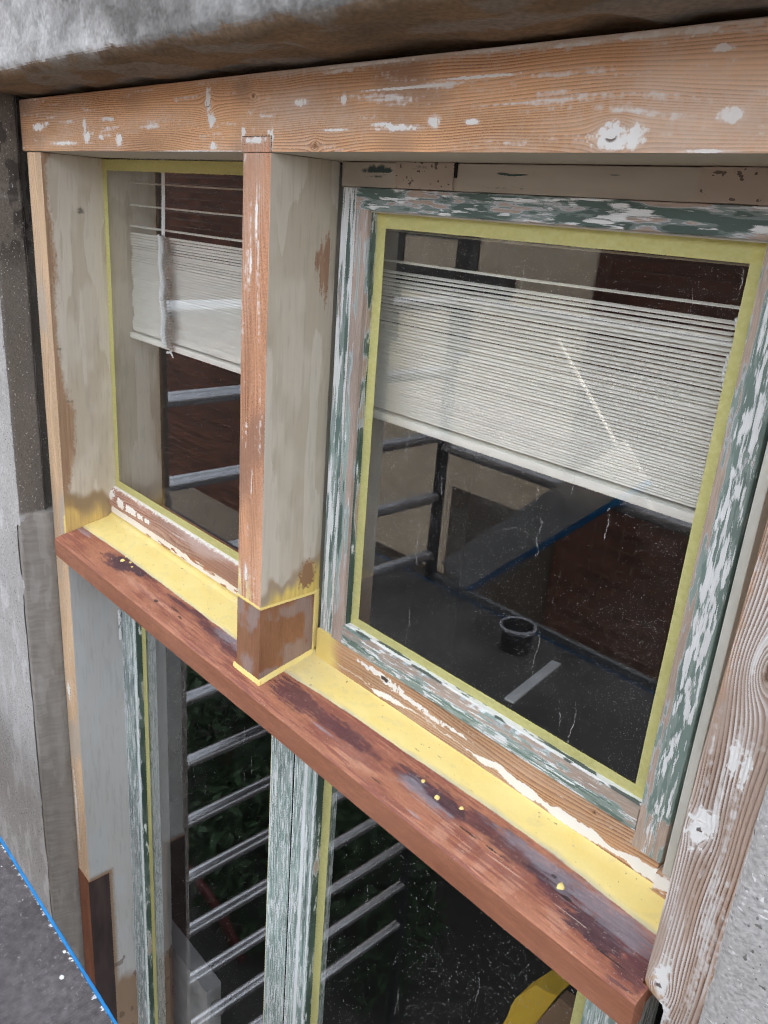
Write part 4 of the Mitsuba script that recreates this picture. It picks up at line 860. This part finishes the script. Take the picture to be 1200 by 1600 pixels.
# ------------------------------------------------------------------ across the lane (seen mirrored)
struct('ground', box(-60, 60, -60, 0.3, -4.6, -4.5), 'ground_mat')
def brick_house(key, x0, x1, y, z0, z1, label, region):
    thing(key, label, 'house')
    add(key + '__wall', box(x0, x1, y - 5, y, z0, z1), 'brick_joint')
    add(key + '__roof', trimesh.Trimesh(*(lambda e: (e, [(0, 1, 2), (0, 2, 3), (3, 2, 5), (3, 5, 4), (0, 3, 4), (1, 5, 2)]))(np.array([(x0, y + 0.1, z1), (x1, y + 0.1, z1), (x1, y - 2.5, z1 + 0.8), (x0, y - 2.5, z1 + 0.8), (x0, y - 5, z1), (x1, y - 5, z1)]))), 'roof_tile')
    ms = []
    a0, a1, b0, b1 = region
    i = 0
    zz = b0
    base = box(0, 0.2, 0, 0.008, 0, 0.06)
    while zz < b1:
        xx = a0 + (0.105 if i % 2 else 0)
        while xx + 0.2 < a1:
            m = base.copy(); m.apply_translation((xx, y - 0.002, zz)); ms.append(m)
            xx += 0.21
        zz += 0.07; i += 1
    add(key + '__brickwork', cat(ms), 'brick', kind='stuff')
YF = -3.85
brick_house('brick_house', -2.13, 3.0, YF, -4.5, 0.9, 'red brick house across the lane, mirrored in the large pane', (-2.26, 1.6, -3.2, 0.8))
brick_house('brick_house_001', -12.0, -5.4, YF, -4.5, 0.9, 'red brick house across the lane, mirrored in the narrow pane', (-11.9, -5.25, -3.2, 0.8))
BH = thing('beige_house', 'beige rendered house between the two brick houses, mirrored in the panes', 'house')
add(BH + '__wall', box(-5.39, -2.14, YF - 5, YF + 0.03, -4.4, 1.2), 'beige_render')
add(BH + '__plinth', cat([box(-5.38, -3.1, YF - 0.2, YF + 0.04, -4.5, -2.75), box(-3.1, -2.13, YF - 0.2, YF + 0.05, -4.5, -2.0)]), 'dark_plinth')
wf = BH + '__window'
add(wf + '__frame', cat([box(-3.95, -3.10, YF + 0.02, YF + 0.05, -0.17, -0.08), box(-3.95, -3.86, YF + 0.02, YF + 0.05, -0.98, -0.08), box(-3.20, -3.10, YF + 0.02, YF + 0.05, -0.98, -0.08)]), 'dark_metal')
add(wf + '__sill', box(-4.0, -2.75, YF + 0.02, YF + 0.12, -0.48, -0.40), 'dark_metal')

# bushes along the lane, far below
def bush(key, c, r, seed, label):
    thing(key, label, 'shrub', 'shrubs along the lane')
    g = np.random.default_rng(seed)
    n = 2600
    d = g.normal(size=(n, 3)); d /= np.linalg.norm(d, axis=1, keepdims=True)
    rad = g.uniform(0.45, 1.0, n) ** 0.5
    P = np.array(c) + d * rad[:, None] * np.array(r) * (0.75 + 0.5 * meshkit.fbm(d * 2.5 + seed, 3))[:, None]
    a = g.normal(size=(n, 3)); a /= np.linalg.norm(a, axis=1, keepdims=True); b = np.cross(a, g.normal(size=(n, 3))); b /= np.linalg.norm(b, axis=1, keepdims=True)
    s = g.uniform(0.03, 0.06, n)[:, None]
    v = np.stack([P - a * s, P + b * s * 0.45, P + a * s, P - b * s * 0.45], 1).reshape(-1, 3)
    i = np.arange(n)[:, None] * 4
    add(key + '__crown', trimesh.Trimesh(v, np.vstack([i + [0, 1, 2], i + [0, 2, 3]]), process=False), 'leaf')
    add(key + '__stem', tube([(c[0], c[1], -4.5), (c[0], c[1], c[2] - r[2] * 0.5), (c[0] + 0.05, c[1], c[2])], 0.03, 6), 'bark')
for k, (x, y, z, r) in enumerate(((-2.6, -1.75, -4.05, 0.6), (-3.5, -2.0, -3.75, 0.75), (-4.4, -2.4, -3.9, 0.8), (-3.0, -2.6, -3.9, 0.7), (-2.0, -2.0, -4.1, 0.6))):
    bush('shrub' + (f'_{k:03d}' if k else ''), (x, y, z), (r, r * 0.8, r * 1.1), 50 + k, 'dark green leafy shrub in the lane, ' + ('nearest the red hose', 'tallest of the row', 'farthest along the row', 'behind the others, by the far houses', 'at the near end of the row')[k])
HS = thing('garden_hose', 'red garden hose looped below the scaffold, mirrored in the lower left pane', 'hose')
add(HS + '__loop', tube([(-2.45 + 0.45 * math.cos(t), -1.15 + 0.05 * math.sin(t), -4.1 + 0.36 * math.sin(t)) for t in np.linspace(0.2, 3.4, 24)], 0.028, 8), 'red_hose', True)
